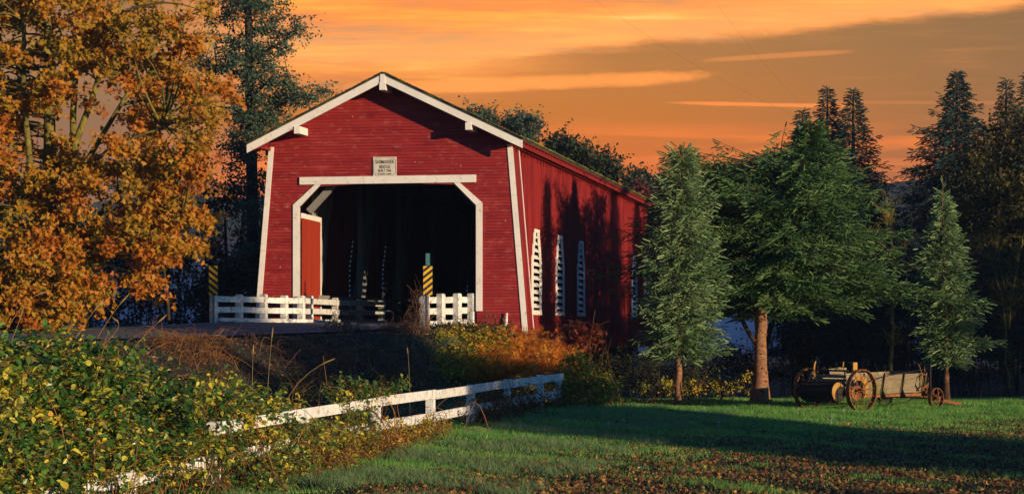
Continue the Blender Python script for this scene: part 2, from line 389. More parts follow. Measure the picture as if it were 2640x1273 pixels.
# front siding, one board after another round the opening
m = MB(); zb = 2.15; z = zb
def course(m, xa0, xb0, xa1, xb1, z0, z1, y0, th):
    V = [(xa0, y0-th, z0), (xb0, y0-th, z0), (xb1, y0-th*.45, z1), (xa1, y0-th*.45, z1), (xa0, y0, z0), (xb0, y0, z0), (xb1, y0, z1), (xa1, y0, z1)]
    m.add(V, [(0, 1, 2, 3), (5, 4, 7, 6), (4, 5, 1, 0), (3, 2, 6, 7), (4, 0, 3, 7), (1, 5, 6, 2)], random.random())
while z < ZR - .15:
    z0, z1 = z + random.uniform(.008, .014), z + ex
    W0, W1 = min(hw(z0), gable(z0)) - .02, min(hw(z1), gable(z1)) - .02
    W1 = max(W1, .02)
    o0, o1 = open_half(z0), open_half(z1)
    spans = []
    if z0 < ZB - .25:  spans = [(-W0, XC-OW-.3, -W1, XC-OW-.3), (XC+OW+.02, W0, XC+OW+.02, W1)]
    elif o0 > 0 or z0 < ZL: spans = [(-W0, XC-o0-.02, -W1, XC-o1-.02), (XC+o0+.02, W0, XC+o1+.02, W1)]
    else: spans = [(-W0, W0, -W1, W1)]
    for a0, b0, a1, b1 in spans:
        cuts = [0.0]; L = b0 - a0; p = random.uniform(.6, 4.2)
        while p < L - .4: cuts.append(p / L); p += random.choice((2.4, 3.0, 3.6, 4.2))
        cuts.append(1.0)
        for c0, c1 in zip(cuts[:-1], cuts[1:]):
            g0 = .003 if c0 > 0 else 0
            course(m, a0+(b0-a0)*c0+g0, a0+(b0-a0)*c1, a1+(b1-a1)*c0+g0, a1+(b1-a1)*c1, z0+random.uniform(-.003, .002), z1, 0, random.uniform(.018, .026))
    z += ex
fw = m.build('front_siding', red_siding, BR)
m = MB()                                         # sheathing right behind the boards
for sx in (-1, 1):
    xs = [XC-OW-.0 if sx < 0 else XC+OW, XC-OW+.0 if sx < 0 else XC+OW]
    xi = XC + sx * OW
    pts = [(sx*hw(2.15), .004, 2.15), (xi, .004, 2.15), (xi, .004, ZC), (XC + sx*(OW-(ZL-ZC)), .004, ZL), (0, .004, ZL), (0, .004, ZR-.1), (sx*(hw(ZE)), .004, ZE-.02), ]
    m.prism(pts if sx > 0 else pts[::-1], (0, .10, 0), .5)
m.build('front_sheathing', groove, BR)
# trims
def board(name, pts, y0, y1, material=white_trim):
    m = MB(); m.prism([(x, y0, z) for x, z in pts], (0, y1-y0, 0)); return m.build(name, material, BR)
for sx in (-1, 1):
    zs = ((2.15, 5.35), (5.356, ZE - .02)) if sx > 0 else ((2.15, 5.25), (5.256, ZE - .02))
    m = MB()
    for a, b in zs:
        m.prism([(sx*(hw(a)+.01), -.05, a), (sx*(hw(a)-.17), -.05, a), (sx*(hw(b)-.17), -.05, b), (sx*(hw(b)+.01), -.05, b)], (0, .045, 0))
    m.build('corner_trim', white_trim, BR)
m = MB(); m.box((-1.60, -.065, ZL+.125), (3.00, .05, .25)); m.box((1.44, -.065, ZL+.125), (3.07, .05, .25)); m.build('lintel_board', white_trim, BR)
for sx in (-1, 1):
    xi = XC + sx*OW; zb2 = 2.84 if sx < 0 else 3.22
    board('door_jamb_trim', [(xi, zb2), (xi + sx*.21, zb2), (xi + sx*.21, ZC+.08), (xi, ZC)], -.06, .10)
    board('corner_brace_trim', [(xi, ZC+.004), (xi + sx*.21, ZC+.084), (xi - sx*(.76-.20), ZL+.0), (xi - sx*.76, ZL)], -.058, .10)
# portal side panels (battered, boards running up), with their back trim
for sx in (-1, 1):
    m = MB(); D = 1.15; n = 8
    for k in range(n):
        y0 = .02 + D*k/n; y1 = y0 + D/n - .012
        for za, zb_ in ((1.5, ZE-.12),):
            V = [(sx*(hw(za)-.02), y0, za), (sx*(hw(za)-.02), y1, za), (sx*(hw(zb_)-.02), y1, zb_), (sx*(hw(zb_)-.02), y0, zb_)]
            m.prism(V if sx > 0 else V[::-1], (-sx*.03 + (sx*.006 if k % 2 else 0), 0, 0))
    m.build('portal_side_panel', red_board, BR)
    m = MB(); m.prism([(sx*(hw(1.5)+.0), D+.02, 1.5), (sx*(hw(1.5)+.0), D+.07, 1.5), (sx*hw(ZE-.12), D+.07, ZE-.12), (sx*hw(ZE-.12), D+.02, ZE-.12)], (-sx*.06, 0, 0)); m.build('portal_edge_trim', white_trim, BR)
    m = MB(); m.prism([(sx*(hw(1.5)-.07), D+.005, 1.5), (sx*4.06, D+.005, 1.5), (sx*4.06, D+.005, ZE-.1), (sx*(hw(ZE-.1)-.07), D+.005, ZE-.1)], (0, .03, 0)); m.build('portal_return', red_board, BR)
# main walls: vertical boards with battens; windows cut in by leaving the wall out behind them
XW = 4.08
win_px = [(1365, 1393, 1.0), (1424, 1452, 1.0), (1479, 1505, 1.0), (1624, 1640, 1.0), (1655, 1671, 1.0)]
WIN = []
WZ0, WZ1 = z_of(798, XW, 5.0), z_of(607, XW, 5.0)
WZ0, WZ1 = 3.28, 6.02
for a, b, _ in win_px:
    vr = v_of(b, XW); WIN.append(vr)
vals = WIN[:]
WWD = 1.9
wins = [(v_ - WWD, v_) for v_ in vals]
wins[0] = (vals[0]-WWD, vals[0])
ZWB = 1.72
def win_half(z): # window half width profile
    zs = WZ0 + .62 * (WZ1 - WZ0)
    return WWD/2 if z < zs else WWD/2 * (1 - .50*(z - zs)/(WZ1 - zs))
for sx in (-1, 1):
    m = MB(); y = 1.2; bw = .19
    rows = [(ZWB, 3.30), (3.306, 5.25), (5.256, ZE - .05)]
    wl_ = wins if sx > 0 else [(a+.6, b+.6) for a, b in wins]
    while y < LB:
        y1 = min(y + bw, LB); yc = (y + y1)/2
        gaps = []
        for a, b in wl_:
            c = (a+b)/2; d = abs(yc-c)
            if d < WWD/2 - .02:
                top = WZ1
                zs = WZ0 + .62*(WZ1-WZ0)
                if d > WWD/4: top = zs + (WZ1-zs)*(1 - (d-WWD/4)/(WWD/4))
                gaps.append((WZ0+.02, top))
        tn = random.random()
        for za, zb_ in rows:
            pieces = [(za, zb_)]
            for g0, g1 in gaps:
                np_ = []
                for p, q in pieces:
                    if q <= g0 or p >= g1: np_.append((p, q)); continue
                    if p < g0: np_.append((p, g0))
                    if q > g1: np_.append((g1, q))
                pieces = np_
            for p, q in pieces:
                m.box((sx*XW, yc, (p+q)/2), (.03, bw-.004, q-p), tint=tn)
                m.box((sx*(XW+.033), y+.022, (p+q)/2), (.036, .042, q-p), tint=tn*.8+.1)
        y += bw
    m.build('side_wall', red_board, BR)
# louvred windows; left ones coloured dark to look dim from inside
m = MB()
for sx in (-1, 1):
    for (a, b) in [(1.2, 6.2)]: pass
rows = 0
louv_mat = white_trim
for sx in (-1, 1):
    for a, b in (wins if sx > 0 else [(a+.6, b+.6) for a, b in wins]):
        c = (a+b)/2; zs = WZ0+.62*(WZ1-WZ0); x0 = sx*(XW+.016)
        wo_ = empty('louvred_window', (0, 0, 0)); wo_.parent = BR
        fr = MB(); t = .27
        def side(s0):
            h = WWD/2
            return [[(x0, c+s0*h, WZ0), (x0, c+s0*(h-t), WZ0), (x0, c+s0*(h-t), zs), (x0, c+s0*h, zs)],
                    [(x0, c+s0*h, zs+.001), (x0, c+s0*(h-t), zs+.001), (x0, c+s0*(h*.5-t), WZ1), (x0, c+s0*h*.5, WZ1)]]
        for s0 in (-1, 1):
            for q in side(s0): fr.prism(q, (sx*.044, 0, 0))
        h = WWD/2
        fr.box((x0+sx*.024, c, WZ0-.08), (.052, WWD+.04, .158)); fr.box((x0+sx*.024, c, WZ1+.06), (.052, WWD*.5+.04, .118))
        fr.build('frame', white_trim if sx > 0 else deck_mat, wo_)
        lo = MB(); zz = WZ0+.12
        while zz < WZ1-.12:
            wd = win_half(zz+.14)-.24
            # slat slopes down and outwards
            lo.prism([(x0+sx*.022, c-wd, zz-.03), (x0+sx*.022, c+wd, zz-.03), (x0-sx*.08, c+wd, zz+(.11 if sx > 0 else .15)), (x0-sx*.08, c-wd, zz+(.11 if sx > 0 else .15))], (sx*.012, 0, .010)); zz += .245 if sx > 0 else .19
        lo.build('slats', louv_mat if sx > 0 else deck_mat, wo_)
# roof, eaves, rafter tails
RW = 4.70
def rz(x): return ZR - .48*abs(x)
m = MB()
for sx in (-1, 1):
    q = [(0, -OH-.09, ZR+.0), (sx*RW, -OH-.09, rz(RW)), (sx*RW, LB+.9, rz(RW)), (0, LB+.9, ZR)]
    m.prism(q if sx > 0 else q[::-1], (0, 0, .05), .3)
    # shingle courses, slightly uneven butts
    n = 34
    for k in range(n):
        xa, xb = RW*(k/n)+.0, RW*((k+1)/n)+.03
        y = -OH-.12+random.uniform(-.03, .03)
        while y < LB+.9:
            L = random.uniform(.8, 2.2) if y < 6 else 6.0
            y1 = min(y+L, LB+.9)
            q = [(sx*xa, y, rz(xa)+.058), (sx*xb, y, rz(xb)+.070+random.uniform(0, .012)), (sx*xb, y1, rz(xb)+.070+random.uniform(0, .012)), (sx*xa, y1, rz(xa)+.058)]
            m.prism(q if sx > 0 else q[::-1], (0, 0, .014)); y = y1
rf = m.build('roof', roof_mat, BR)
mo = MB(); n = 1700
ys = RS.uniform(-.8, LB, n)**1.0; xs = RW - np.abs(RS.normal(0, .10, n)) + .03
pos = np.stack([xs, ys, ZR - .48*xs + .085], 1)
keep = (np.sin(ys*1.7)+np.sin(ys*4.1+1)+RS.uniform(-1, 1, n)) > -.2; pos = pos[keep]; k = len(pos)
blob_V = np.array([(1, 0, 0), (-.5, .87, 0), (-.5, -.87, 0), (0, 0, .9)]); blob_F = [(0, 1, 3), (1, 2, 3), (2, 0, 3)]
ang = RS.uniform(0, 6.28, k); R = np.zeros((k, 3, 3)); R[:, 0, 0] = np.cos(ang); R[:, 0, 1] = -np.sin(ang); R[:, 1, 0] = np.sin(ang); R[:, 1, 1] = np.cos(ang); R[:, 2, 2] = 1
mo.inst(blob_V, blob_F, pos, R, RS.uniform(.025, .07, k), RS.uniform(0, 1, k))
n2 = 300; x2 = RS.uniform(-RW, RW, n2); pos = np.stack([x2, -OH-.08+RS.uniform(0, .12, n2), ZR-.48*np.abs(x2)+.085], 1)
ang = RS.uniform(0, 6.28, n2); R = np.zeros((n2, 3, 3)); R[:, 0, 0] = np.cos(ang); R[:, 0, 1] = -np.sin(ang); R[:, 1, 0] = np.sin(ang); R[:, 1, 1] = np.cos(ang); R[:, 2, 2] = 1
mo.inst(blob_V, blob_F, pos, R, RS.uniform(.015, .04, n2), RS.uniform(0, 1, n2))
mo.build('moss', moss_mat, rf)
for sx in (-1, 1):
    pts = [(sx*.005, ZR-.004), (sx*(RW-.01), rz(RW-.01)-.004), (sx*(RW-.01), rz(RW-.01)-.27), (sx*.005, ZR-.27)]
    board('rake_board', pts if sx > 0 else pts[::-1], -OH-.06, -OH)
    m = MB(); q = [(0, -OH+.002, ZR-.03), (sx*(RW-.04), -OH+.002, rz(RW-.04)-.03), (sx*(RW-.04), -.03, rz(RW-.04)-.03), (0, -.03, ZR-.03)]
    m.prism(q if sx > 0 else q[::-1], (0, 0, -.03)); m.build('soffit', red_board, BR)
    m = MB(); m.box((sx*(RW-.03), LB/2, rz(RW-.03)-.03), (.02, LB+1.6, .05)); m.build('drip_edge', red_board, BR)
    y = -.2; tail0 = None
    while y < LB:
        if tail0 is None:
            tm = MB(); xa, xb = XW+.06, RW-.05
            tm.prism([(sx*xa, 0, rz(xa)-.04), (sx*xb, 0, rz(xb)-.06), (sx*xb, 0, rz(xb)-.24), (sx*xa, 0, rz(xa)-.24)], (0, .07, 0)); tail0 = tm.build('rafter_tail', red_board, BR); t_ = tail0
        else:
            t_ = tail0.copy(); scene.collection.objects.link(t_); t_.parent = BR
        t_.location = (0, y, 0); y += .6 if sx > 0 else 1.2
    m = MB(); m.box((sx*(XW+.10), LB/2-.4, rz(XW+.1)-.33), (.12, LB+.6, .10)); m.build('eave_plate', red_board, BR)
for x in (-2.93, 0, 2.9):
    m = MB(); zt = rz(abs(x))-.275 if x else ZR-.30; w = .20
    m.box((x, -(OH+.10)/2-.0, zt-.13+.02), (w, OH+.10, .24), tint=.6)
    if x == 0: m.box((x, -OH-.075, ZR-.16), (.16, .03, .30), tint=.8)
    m.build('purlin_end', white_trim, BR)
# door leaf, swung inwards against the left wall
dr = empty('door_leaf', (XC-OW+.03, .14, 0), math.radians(4)); dr.parent = BR
m = MB(); DL, DT = 2.95, 3.83+EYE
for k in range(15):
    y0 = .10+k*(DL-.2)/15; m.box((0, y0+.09, (ZB+.04+DT-.16)/2+.0), (.04, .176, DT-.2-ZB), tint=random.random())
m.build('door_panel', red_door, dr)
m = MB(); m.box((.012, DL/2, DT-.08), (.06, DL, .17)); m.box((.012, DL-.05, (ZB+DT)/2-.08), (.06, .12, DT-ZB-.16)); m.build('door_frame', white_trim, dr)
# interior frame: posts, leaning braces, tie rods with couplers, chords, lining, floor
m = MB(); m.box((0, LB/2+.2, ZB-.08), (8.0, LB-.2, .12)); m.build('deck', deck_mat, BR)
for sx in (-1, 1):
    bays = [(3.3+6*k) for k in range(6)]
    for yb in bays:
        for dz, off in ((0, 0), (0, .42)):
            m = MB(); m.bar((sx*3.72, yb-.2+off, ZB+.1), (sx*3.72, yb+2.0+off, ZL+.7), .26, .30, up=(1, 0, 0)); m.build('truss_brace', dark_wood, BR)
        for j, oy in enumerate((-.35, -.1, .15)):
            m = MB(); m.cyl((sx*3.55, yb+oy, ZB+.1), (sx*3.55, yb+oy, ZL+1.2), .035, 8, .5); m.box((sx*3.55, yb+oy, 2.23+EYE), (.10, .10, .34)); m.build('tie_rod', grey_steel, BR)
    m = MB(); m.box((sx*3.75, LB/2, ZL+.95), (.4, LB-.6, .5)); m.build('top_chord', dark_wood, BR)
    m = MB(); m.box((sx*3.75, LB/2+.3, ZB+.1), (.4, LB-.9, .24)); m.build('bottom_chord', dark_wood, BR)
    m = MB()
    for zz in (ZB+.30, ZB+.80): m.box((sx*3.28, LB/2+1.2, zz+.1), (.06, LB-3, .17))
    m.build('wheel_guard', dark_wood, BR)
for k in range(7):
    m = MB(); m.box((0, 1.6+5.8*k, ZL+1.0), (8, .25, .3)); m.build('tie_beam', dark_wood, BR)
for sx in (-1, 1):
    m = MB(); m.bar((sx*3.0, .7, ZC-.1), (sx*1.3, .7, ZL+.9), .2, .22, up=(0, 1, 0)); m.build('knee_brace', dark_wood, BR)
# far portal closes the end except for its doorway
m = MB()
for sx in (-1, 1): m.box((sx*3.9, LB+.0, 5.2), (1.6, .2, 6.4))
m.prism([(-4.1, LB+.1, ZL), (4.1, LB+.1, ZL), (4.1, LB+.1, ZE), (0, LB+.1, ZR-.1), (-4.1, LB+.1, ZE)], (0, .1, 0)); m.box((0, LB+.28, 4.9), (6.2, .1, 5.4)); m.build('far_portal', red_board, BR)
# stub abutment posts below the wall
for yy in (6, 34):
    m = MB(); m.box((0, yy, .6), (7.6, 1.2, 4.0)); m.build('abutment', mat('weathered concrete', [(0, (.10, .10, .095)), (1, (.2, .19, .18))], .3, .7, 3, rough=.9, bump=.3), BR)
# name board
sgx, sgz = -.145, 5.34+EYE
sb = MB(); sb.box((sgx, -.045, sgz), (.80, .03, .655)); sg = sb.build('name_board', sign_mat, BR)
bd = MB(); hx, hz = .372, .300; c = .07
def ln(a, b): bd.bar((sgx+a[0], -.0625, sgz+a[1]), (sgx+b[0], -.0625, sgz+b[1]), .003, .012, up=(0, 1, 0))
for s in (-1, 1):
    ln((-hx+c, s*hz), (hx-c, s*hz)); ln((s*hx, -hz+c), (s*hx, hz-c))
    for t in (-1, 1):
        pr = None
        for k in range(6):
            a = math.radians(90*k/5); q = (t*(hx-c*math.cos(a)), s*(hz-c*math.sin(a)))
            if pr: ln(pr, q)
            pr = q
bd.build('border', ink, sg)
def word(txt, zc, height, width):
    cu = bpy.data.curves.new('lettering', 'FONT'); cu.body = txt; cu.align_x = 'CENTER'; cu.align_y = 'CENTER'; cu.size = height*1.42; cu.extrude = .002; cu.offset = .0012
    cu.materials.append(ink); o = bpy.data.objects.new('lettering', cu); scene.collection.objects.link(o); o.parent = sg
    o.location = (sgx, -.063, sgz+zc); o.rotation_euler = (math.pi/2, 0, 0)
    bpy.context.view_layer.update(); k = width/max(o.dimensions.x, .01); me = bpy.data.meshes.new_from_object(o); mw = o.matrix_local.copy(); bpy.data.objects.remove(o)
    o = bpy.data.objects.new('lettering', me); scene.collection.objects.link(o); o.parent = sg; o.location = (sgx, -.063, sgz+zc); o.rotation_euler = (math.pi/2, 0, 0); o.scale = (k, 1, 1)
word('SHIMANEK', .155, .125, .66); word('BRIDGE', -.008, .105, .38); word('BUILT 1966', -.135, .09, .44); word('THOMAS CREEK', -.248, .045, .48)
# ------------------------------------------------------------------ foliage tools
LEAF = {}
def L2(pts): return np.array([(x, y, 0) for x, y in pts], float)
_r = [(0, 0), (.18, .12), (.50, -.02), (.40, .20), (.62, .42), (.34, .42), (.30, .62), (.14, .52), (0, 1.0), (-.14, .52), (-.30, .62), (-.34, .42), (-.62, .42), (-.40, .20), (-.50, -.02), (-.18, .12)]
mv = L2(_r); mv[:, 2] = -.18 * np.abs(mv[:, 0])
LEAF['maple'] = (mv, [tuple(range(16))])
ov = L2([(0, 0), (.26, .25), (.30, .55), (0, 1.0), (-.30, .55), (-.26, .25)]); ov[[1, 2, 4, 5], 2] = .10
LEAF['oval'] = (ov, [(0, 1, 2, 3), (0, 3, 4, 5)])
LEAF['fine'] = (L2([(0, 0), (.22, .5), (0, 1), (-.22, .5)]), [(0, 1, 2, 3)])
fp = [];                                          # pinnate fern-like frond
fv = []; ff = []
for k in range(6):
    y = .12+.14*k; w = .42*(1-.12*k)
    for s in (-1, 1):
        b = len(fv); fv += [(0, y, 0), (s*w*.5, y+.11, -.03), (s*w, y+.10, -.08), (s*w*.5, y+.02, -.03)]; ff.append((b, b+1, b+2, b+3))
LEAF['frond'] = (np.array(fv), ff)
def rots(n, nb=(0, 0, 0), nj=1.0, tb=(0, 0, -.5), tj=1.0, rs=RS):
    """leaf frames: z = normal near nb, y = tip direction near tb"""
    N = rs.normal(0, nj, (n, 3)) + np.array(nb); N /= np.linalg.norm(N, axis=1)[:, None] + 1e-9
    T = rs.normal(0, tj, (n, 3)) + np.array(tb); T -= (T*N).sum(1)[:, None]*N; T /= np.linalg.norm(T, axis=1)[:, None] + 1e-9
    B = np.cross(T, N); return np.stack([B, T, N], 2)
def dirs_to_R(D, rs=RS):
    D = D/(np.linalg.norm(D, axis=1)[:, None]+1e-9); A = rs.normal(0, 1, D.shape); A -= (A*D).sum(1)[:, None]*D; A /= np.linalg.norm(A, axis=1)[:, None]+1e-9
    return np.stack([D, A, np.cross(D, A)], 2)
def stick_batch(mb, P0, P1, r0, r1, n=3, tint=None):
    """many tapered n-sided sticks at once"""
    P0 = np.asarray(P0, float); P1 = np.asarray(P1, float); k = len(P0)
    if k == 0: return
    D = P1-P0; R = dirs_to_R(D); r0 = np.broadcast_to(r0, (k,)); r1 = np.broadcast_to(r1, (k,))
    a = np.arange(n)*2*math.pi/n; c = np.stack([np.zeros(n), np.cos(a), np.sin(a)], 1)
    ring = np.einsum('kij,nj->kni', R, c)
    V = np.concatenate([P0[:, None]+ring*r0[:, None, None], P1[:, None]+ring*r1[:, None, None]], 1)
    F = np.array([(i, (i+1) % n, n+(i+1) % n, n+i) for i in range(n)])
    G = (F[None]+(np.arange(k)*2*n)[:, None, None]+mb.n).reshape(-1, 4)
    t = RS.uniform(0, 1, k) if tint is None else np.broadcast_to(tint, (k,))
    mb.v.append(V.reshape(-1, 3)); mb.t.append(np.repeat(t, 2*n)); mb.f.setdefault(4, []).append(G); mb.n += k*2*n
def curve_pts(p, q, bow, n=5):
    t = np.linspace(0, 1, n)[:, None]; p = np.array(p, float); q = np.array(q, float)
    return p*(1-t)+q*t+np.array(bow)*np.sin(t*math.pi)
def in_poly(px, py, poly):
    inside = False; n = len(poly)
    for i in range(n):
        x1, y1 = poly[i]; x2, y2 = poly[(i+1) % n]
        if (y1 > py) != (y2 > py) and px < (x2-x1)*(py-y1)/(y2-y1)+x1: inside = not inside
    return inside
def sample_poly(poly, n, gaps=()):
    xs = [p[0] for p in poly]; ys = [p[1] for p in poly]; out = []
    while len(out) < n:
        x, y = random.uniform(min(xs), max(xs)), random.uniform(min(ys), max(ys))
        if in_poly(x, y, poly) and not any(((x-g[0])/g[2])**2+((y-g[1])/g[3])**2 < 1 for g in gaps): out.append((x, y))
    return out

def leafy(name, label, cat, base, limbs, clumps, cr, nleaf, lsize, shape, leaf_mat, bark_mat, group=None, twig_r=.012, droop=-.5, flat=.7, nb=(.3, -.5, .5), tint_clump=True, br=.035, trunk_n=10, limb_name='trunk', leaf_name='foliage', extra_twigs=5, lj=1.0, tint_rng=(0, 1)):
    """a deciduous tree or shrub: limbs (list of (points, radii)); a branch to every clump; twigs; leaves round the twigs"""
    root = empty(name, tuple(base), 0, label, cat, group)
    loc = tuple(base); wood = MB(); S = []
    for pts, rad in limbs:
        pts = np.array(pts, float); wood.tube(pts, rad, trunk_n)
        t = np.linspace(0, len(pts)-1, len(pts)*6)
        S.append(np.stack([np.interp(t, range(len(pts)), pts[:, i]) for i in range(3)], 1))
    S = np.concatenate(S); C = np.array(clumps, float)
    leafs = MB(); LP, LT = [], []
    for c in C:
        d = S - c; dist = np.linalg.norm(d, axis=1) + np.maximum(0, d[:, 2])*1.5     # prefer joints below the clump
        j = S[np.argmin(dist)]; L = np.linalg.norm(c-j)
        if L > .15:
            pts = curve_pts(j, c, (RS.normal(0, .06*L), RS.normal(0, .06*L), .10*L+RS.normal(0, .05*L)), 5)
            wood.tube(pts, np.linspace(br*min(1.5, .5+L*.35), twig_r, 5), 5, cap=False)
        k = extra_twigs; e = c + RS.normal(0, 1, (k, 3))*cr*np.array((1, 1, flat)); stick_batch(wood, np.repeat(c[None], k, 0), e, twig_r*.8, twig_r*.3)
        tw = RS.uniform(.1, 1, nleaf)[:, None]; ei = e[RS.randint(0, k, nleaf)]
        LP.append(c*(1-tw)+ei*tw+RS.normal(0, cr*.22, (nleaf, 3))); b = RS.uniform(0, 1) if tint_clump else .5
        LT.append(np.clip(.55*b+.45*RS.uniform(0, 1, nleaf), 0, 1)*(tint_rng[1]-tint_rng[0])+tint_rng[0])
    LP = np.concatenate(LP); LT = np.concatenate(LT); n = len(LP)
    V, F = LEAF[shape]
    leafs.inst(V, F, LP, rots(n, nb, lj, (0, 0, droop), 1.0), RS.uniform(.65, 1.25, n)*lsize, LT)
    wood.build(limb_name, bark_mat, root, loc, smooth=True).location = (0, 0, 0)
    leafs.build(leaf_name, leaf_mat, root, loc).location = (0, 0, 0)
    return root

# needle twig template along +x: thin core and needles combed forwards
def twig_template(k=20, spread=.11, r=.062):
    """a shoot along +x: blunt solid core with short needles standing off it on all sides"""
    V = []; F = []; rs = np.random.RandomState(3)
    for i in range(k):
        x = .04+.92*i/k; a = i*2.4+rs.uniform(-.3, .3); L = spread*rs.uniform(.8, 1.25)*(1-.25*x)
        b = np.array((0, math.cos(a), math.sin(a))); n0 = len(V); V += [(x-.035, 0, 0), (x+.055, 0, 0), tuple(np.array((x+L*.75, 0, 0))+b*L)]; F.append((n0, n0+1, n0+2))
    n0 = len(V); ring = [(math.cos(t), math.sin(t)) for t in (0, 2.09, 4.19)]
    V += [(-.03, 0, 0)]+[(.12, r*.8*y, r*.8*z) for y, z in ring]+[(.86, r*y, r*z) for y, z in ring]+[(1.0, 0, 0)]
    for i in range(3):
        j = (i+1) % 3; F += [(n0, n0+1+j, n0+1+i), (n0+1+i, n0+1+j, n0+4+j), (n0+1+i, n0+4+j, n0+4+i), (n0+4+i, n0+4+j, n0+7)]
    return np.array(V), np.array(F)
TW = twig_template(); TWS = twig_template(10, .20, .085)
def conifer(name, label, base, trunk, env, needle_mat, bark_mat, group=None, nbr=120, tw_len=.22, tw_sp=.10, rise=(.45, -.15), droop=.35, tmpl=None, twig_droop=.3, stubs=0, cat='tree', skip=.0, gapf=None, lat_k=.42, seed=1, sub=1.0, parent_only=False, fine_tip=True, lump=.20, lf=1.0, tup=.0, wide=1.12):
    """trunk: list of (x, y, z, radius); env: list of (z, reach towards -x, reach towards +x, reach in depth)"""
    rs = np.random.RandomState(seed); root = empty(name, tuple(base), 0, label, cat, group); loc = tuple(base)
    T = np.array(trunk, float); wood = MB(); br_ = MB()
    zz = np.linspace(T[0, 2], T[-1, 2], 22); tp = np.stack([np.interp(zz, T[:, 2], T[:, i]) for i in range(4)], 1)
    tp[1:, 0] += rs.normal(0, .012, 21); wood.tube(tp[:, :3], tp[:, 3], 12, .5)
    for k in range(stubs):                      # broken branch stubs and knots on the bare trunk
        z = rs.uniform(T[0, 2]+.1, env[0][0]+.3); c = np.array([np.interp(z, T[:, 2], T[:, i]) for i in range(4)]); a = rs.uniform(-3.0, .3); r = c[3]
        d = np.array((math.cos(a), math.sin(a), rs.uniform(-.1, .5))); p = c[:3]+d*r*.8
        wood.tube([p, p+d*r*.24, p+d*r*rs.uniform(.35, .6)], [r*.22, r*.13, r*.06], 6, .35)
    E = np.array(env, float); P0, P1, SP, SD, SL, ST = [], [], [], [], [], []
    zlo, zhi = E[0, 0], E[-1, 0]
    for b in range(nbr):
        bt = rs.uniform(0, 1)
        f = (b+rs.uniform(0, 1))/nbr; z = zlo+(zhi-zlo)*f**1.08
        a = b*2.39996+rs.normal(0, .3); lx, rx, dp = [np.interp(z, E[:, 0], E[:, i])*wide for i in (1, 2, 3)]
        ca, sa = math.cos(a), math.sin(a); rr = rx if ca > 0 else lx
        L = 1/math.sqrt((ca/max(rr, .05))**2+(sa/max(dp, .05))**2)*rs.uniform(.68, 1.10)*(1+lump*math.sin(2.1*a+1.9*z*lf+seed)+.6*lump*math.sin(4.7*a-3.1*z*lf+seed*2))
        if rs.uniform() < skip: L *= rs.uniform(.3, .7)
        c = np.array([np.interp(z, T[:, 2], T[:, i]) for i in range(3)])
        up = rise[1]+(rise[0]-rise[1])*f+rs.normal(0, .08)
        h = np.array((ca, sa, 0)); n = max(4, int(L/.22)); t = np.linspace(0, 1, n+1)
        side = np.array((-sa, ca, 0)); sway = rs.normal(0, .06)
        pts = c[None]+h[None]*(L*t)[:, None]+side[None]*(sway*L*t**2)[:, None]+np.array((0, 0, 1.0))[None]*(L*(up*t-droop*t**2+.35*droop*t**4))[:, None]
        br_.tube(pts, np.linspace(max(.010, .010*L+.006), .004, n+1), 4, cap=False)
        # laterals in the plane of the branch, hanging a little
        s = .12
        while s < 1.0:
            c0 = np.array([np.interp(s, t, pts[:, i]) for i in range(3)]); ll = lat_k*L*(1-s)**.75*(.55+.6*s)+tw_len*.8
            for sd in (-1, 1):
                Lq = ll*rs.uniform(.6, 1.15); dd = h*.75+side*sd*rs.uniform(.6, 1.0)+np.array((0, 0, rs.normal(-.10, .12))); dd /= np.linalg.norm(dd)
                q = c0+dd*Lq+np.array((0, 0, -twig_droop*Lq)); P0.append(c0); P1.append(q)
                m_ = max(1, int(Lq/(tw_sp*1.25)))
                for k in range(m_):
                    u_ = (k+.6)/m_; pc = c0+(q-c0)*u_; side2 = -1 if k % 2 else 1
                    wv = np.cross(dd, (0, 0, 1)); td = dd*rs.uniform(.3, .9)+wv*side2*rs.uniform(.1, .9)+np.array((0, 0, rs.normal(tup-twig_droop*.4, .38)))
                    SP.append(pc); SD.append(td); SL.append(tw_len*rs.uniform(.6, 1.25)*sub); ST.append(bt)
                SP.append(q); SD.append(dd+np.array((0, 0, -.2))); SL.append(tw_len*1.1); ST.append(bt)
            s += tw_sp*1.5/L*(1.0 if L > .5 else .7)
        SP.append(pts[-1]); SD.append(pts[-1]-pts[-2]); SL.append(tw_len*1.3); ST.append(bt)
    top = T[-1, :3]; bt = .5
    for k in range(10): SP.append(top-np.array((0, 0, .05+.10*k))); a = rs.uniform(0, 6.28); SD.append(np.array((math.cos(a)*.6, math.sin(a)*.6, .8))); SL.append(tw_len*.9); ST.append(bt)
    stick_batch(br_, P0, P1, .004, .002); br_.build('branches', dark_bark, root, loc, smooth=True).location = (0, 0, 0)
    wood.build('trunk', bark_mat, root, loc, smooth=True).location = (0, 0, 0)
    SP = np.array(SP); SD = np.array(SD); SL = np.array(SL); nd = MB(); V, F = tmpl or TW
    ti = np.clip(.55*rs.uniform(0, 1, len(SP))+.45*np.array(ST), 0, 1)
    nd.inst(V, F, SP, dirs_to_R(SD, rs), SL, ti)
    nd.build('foliage', needle_mat, root, loc).location = (0, 0, 0)
    return root

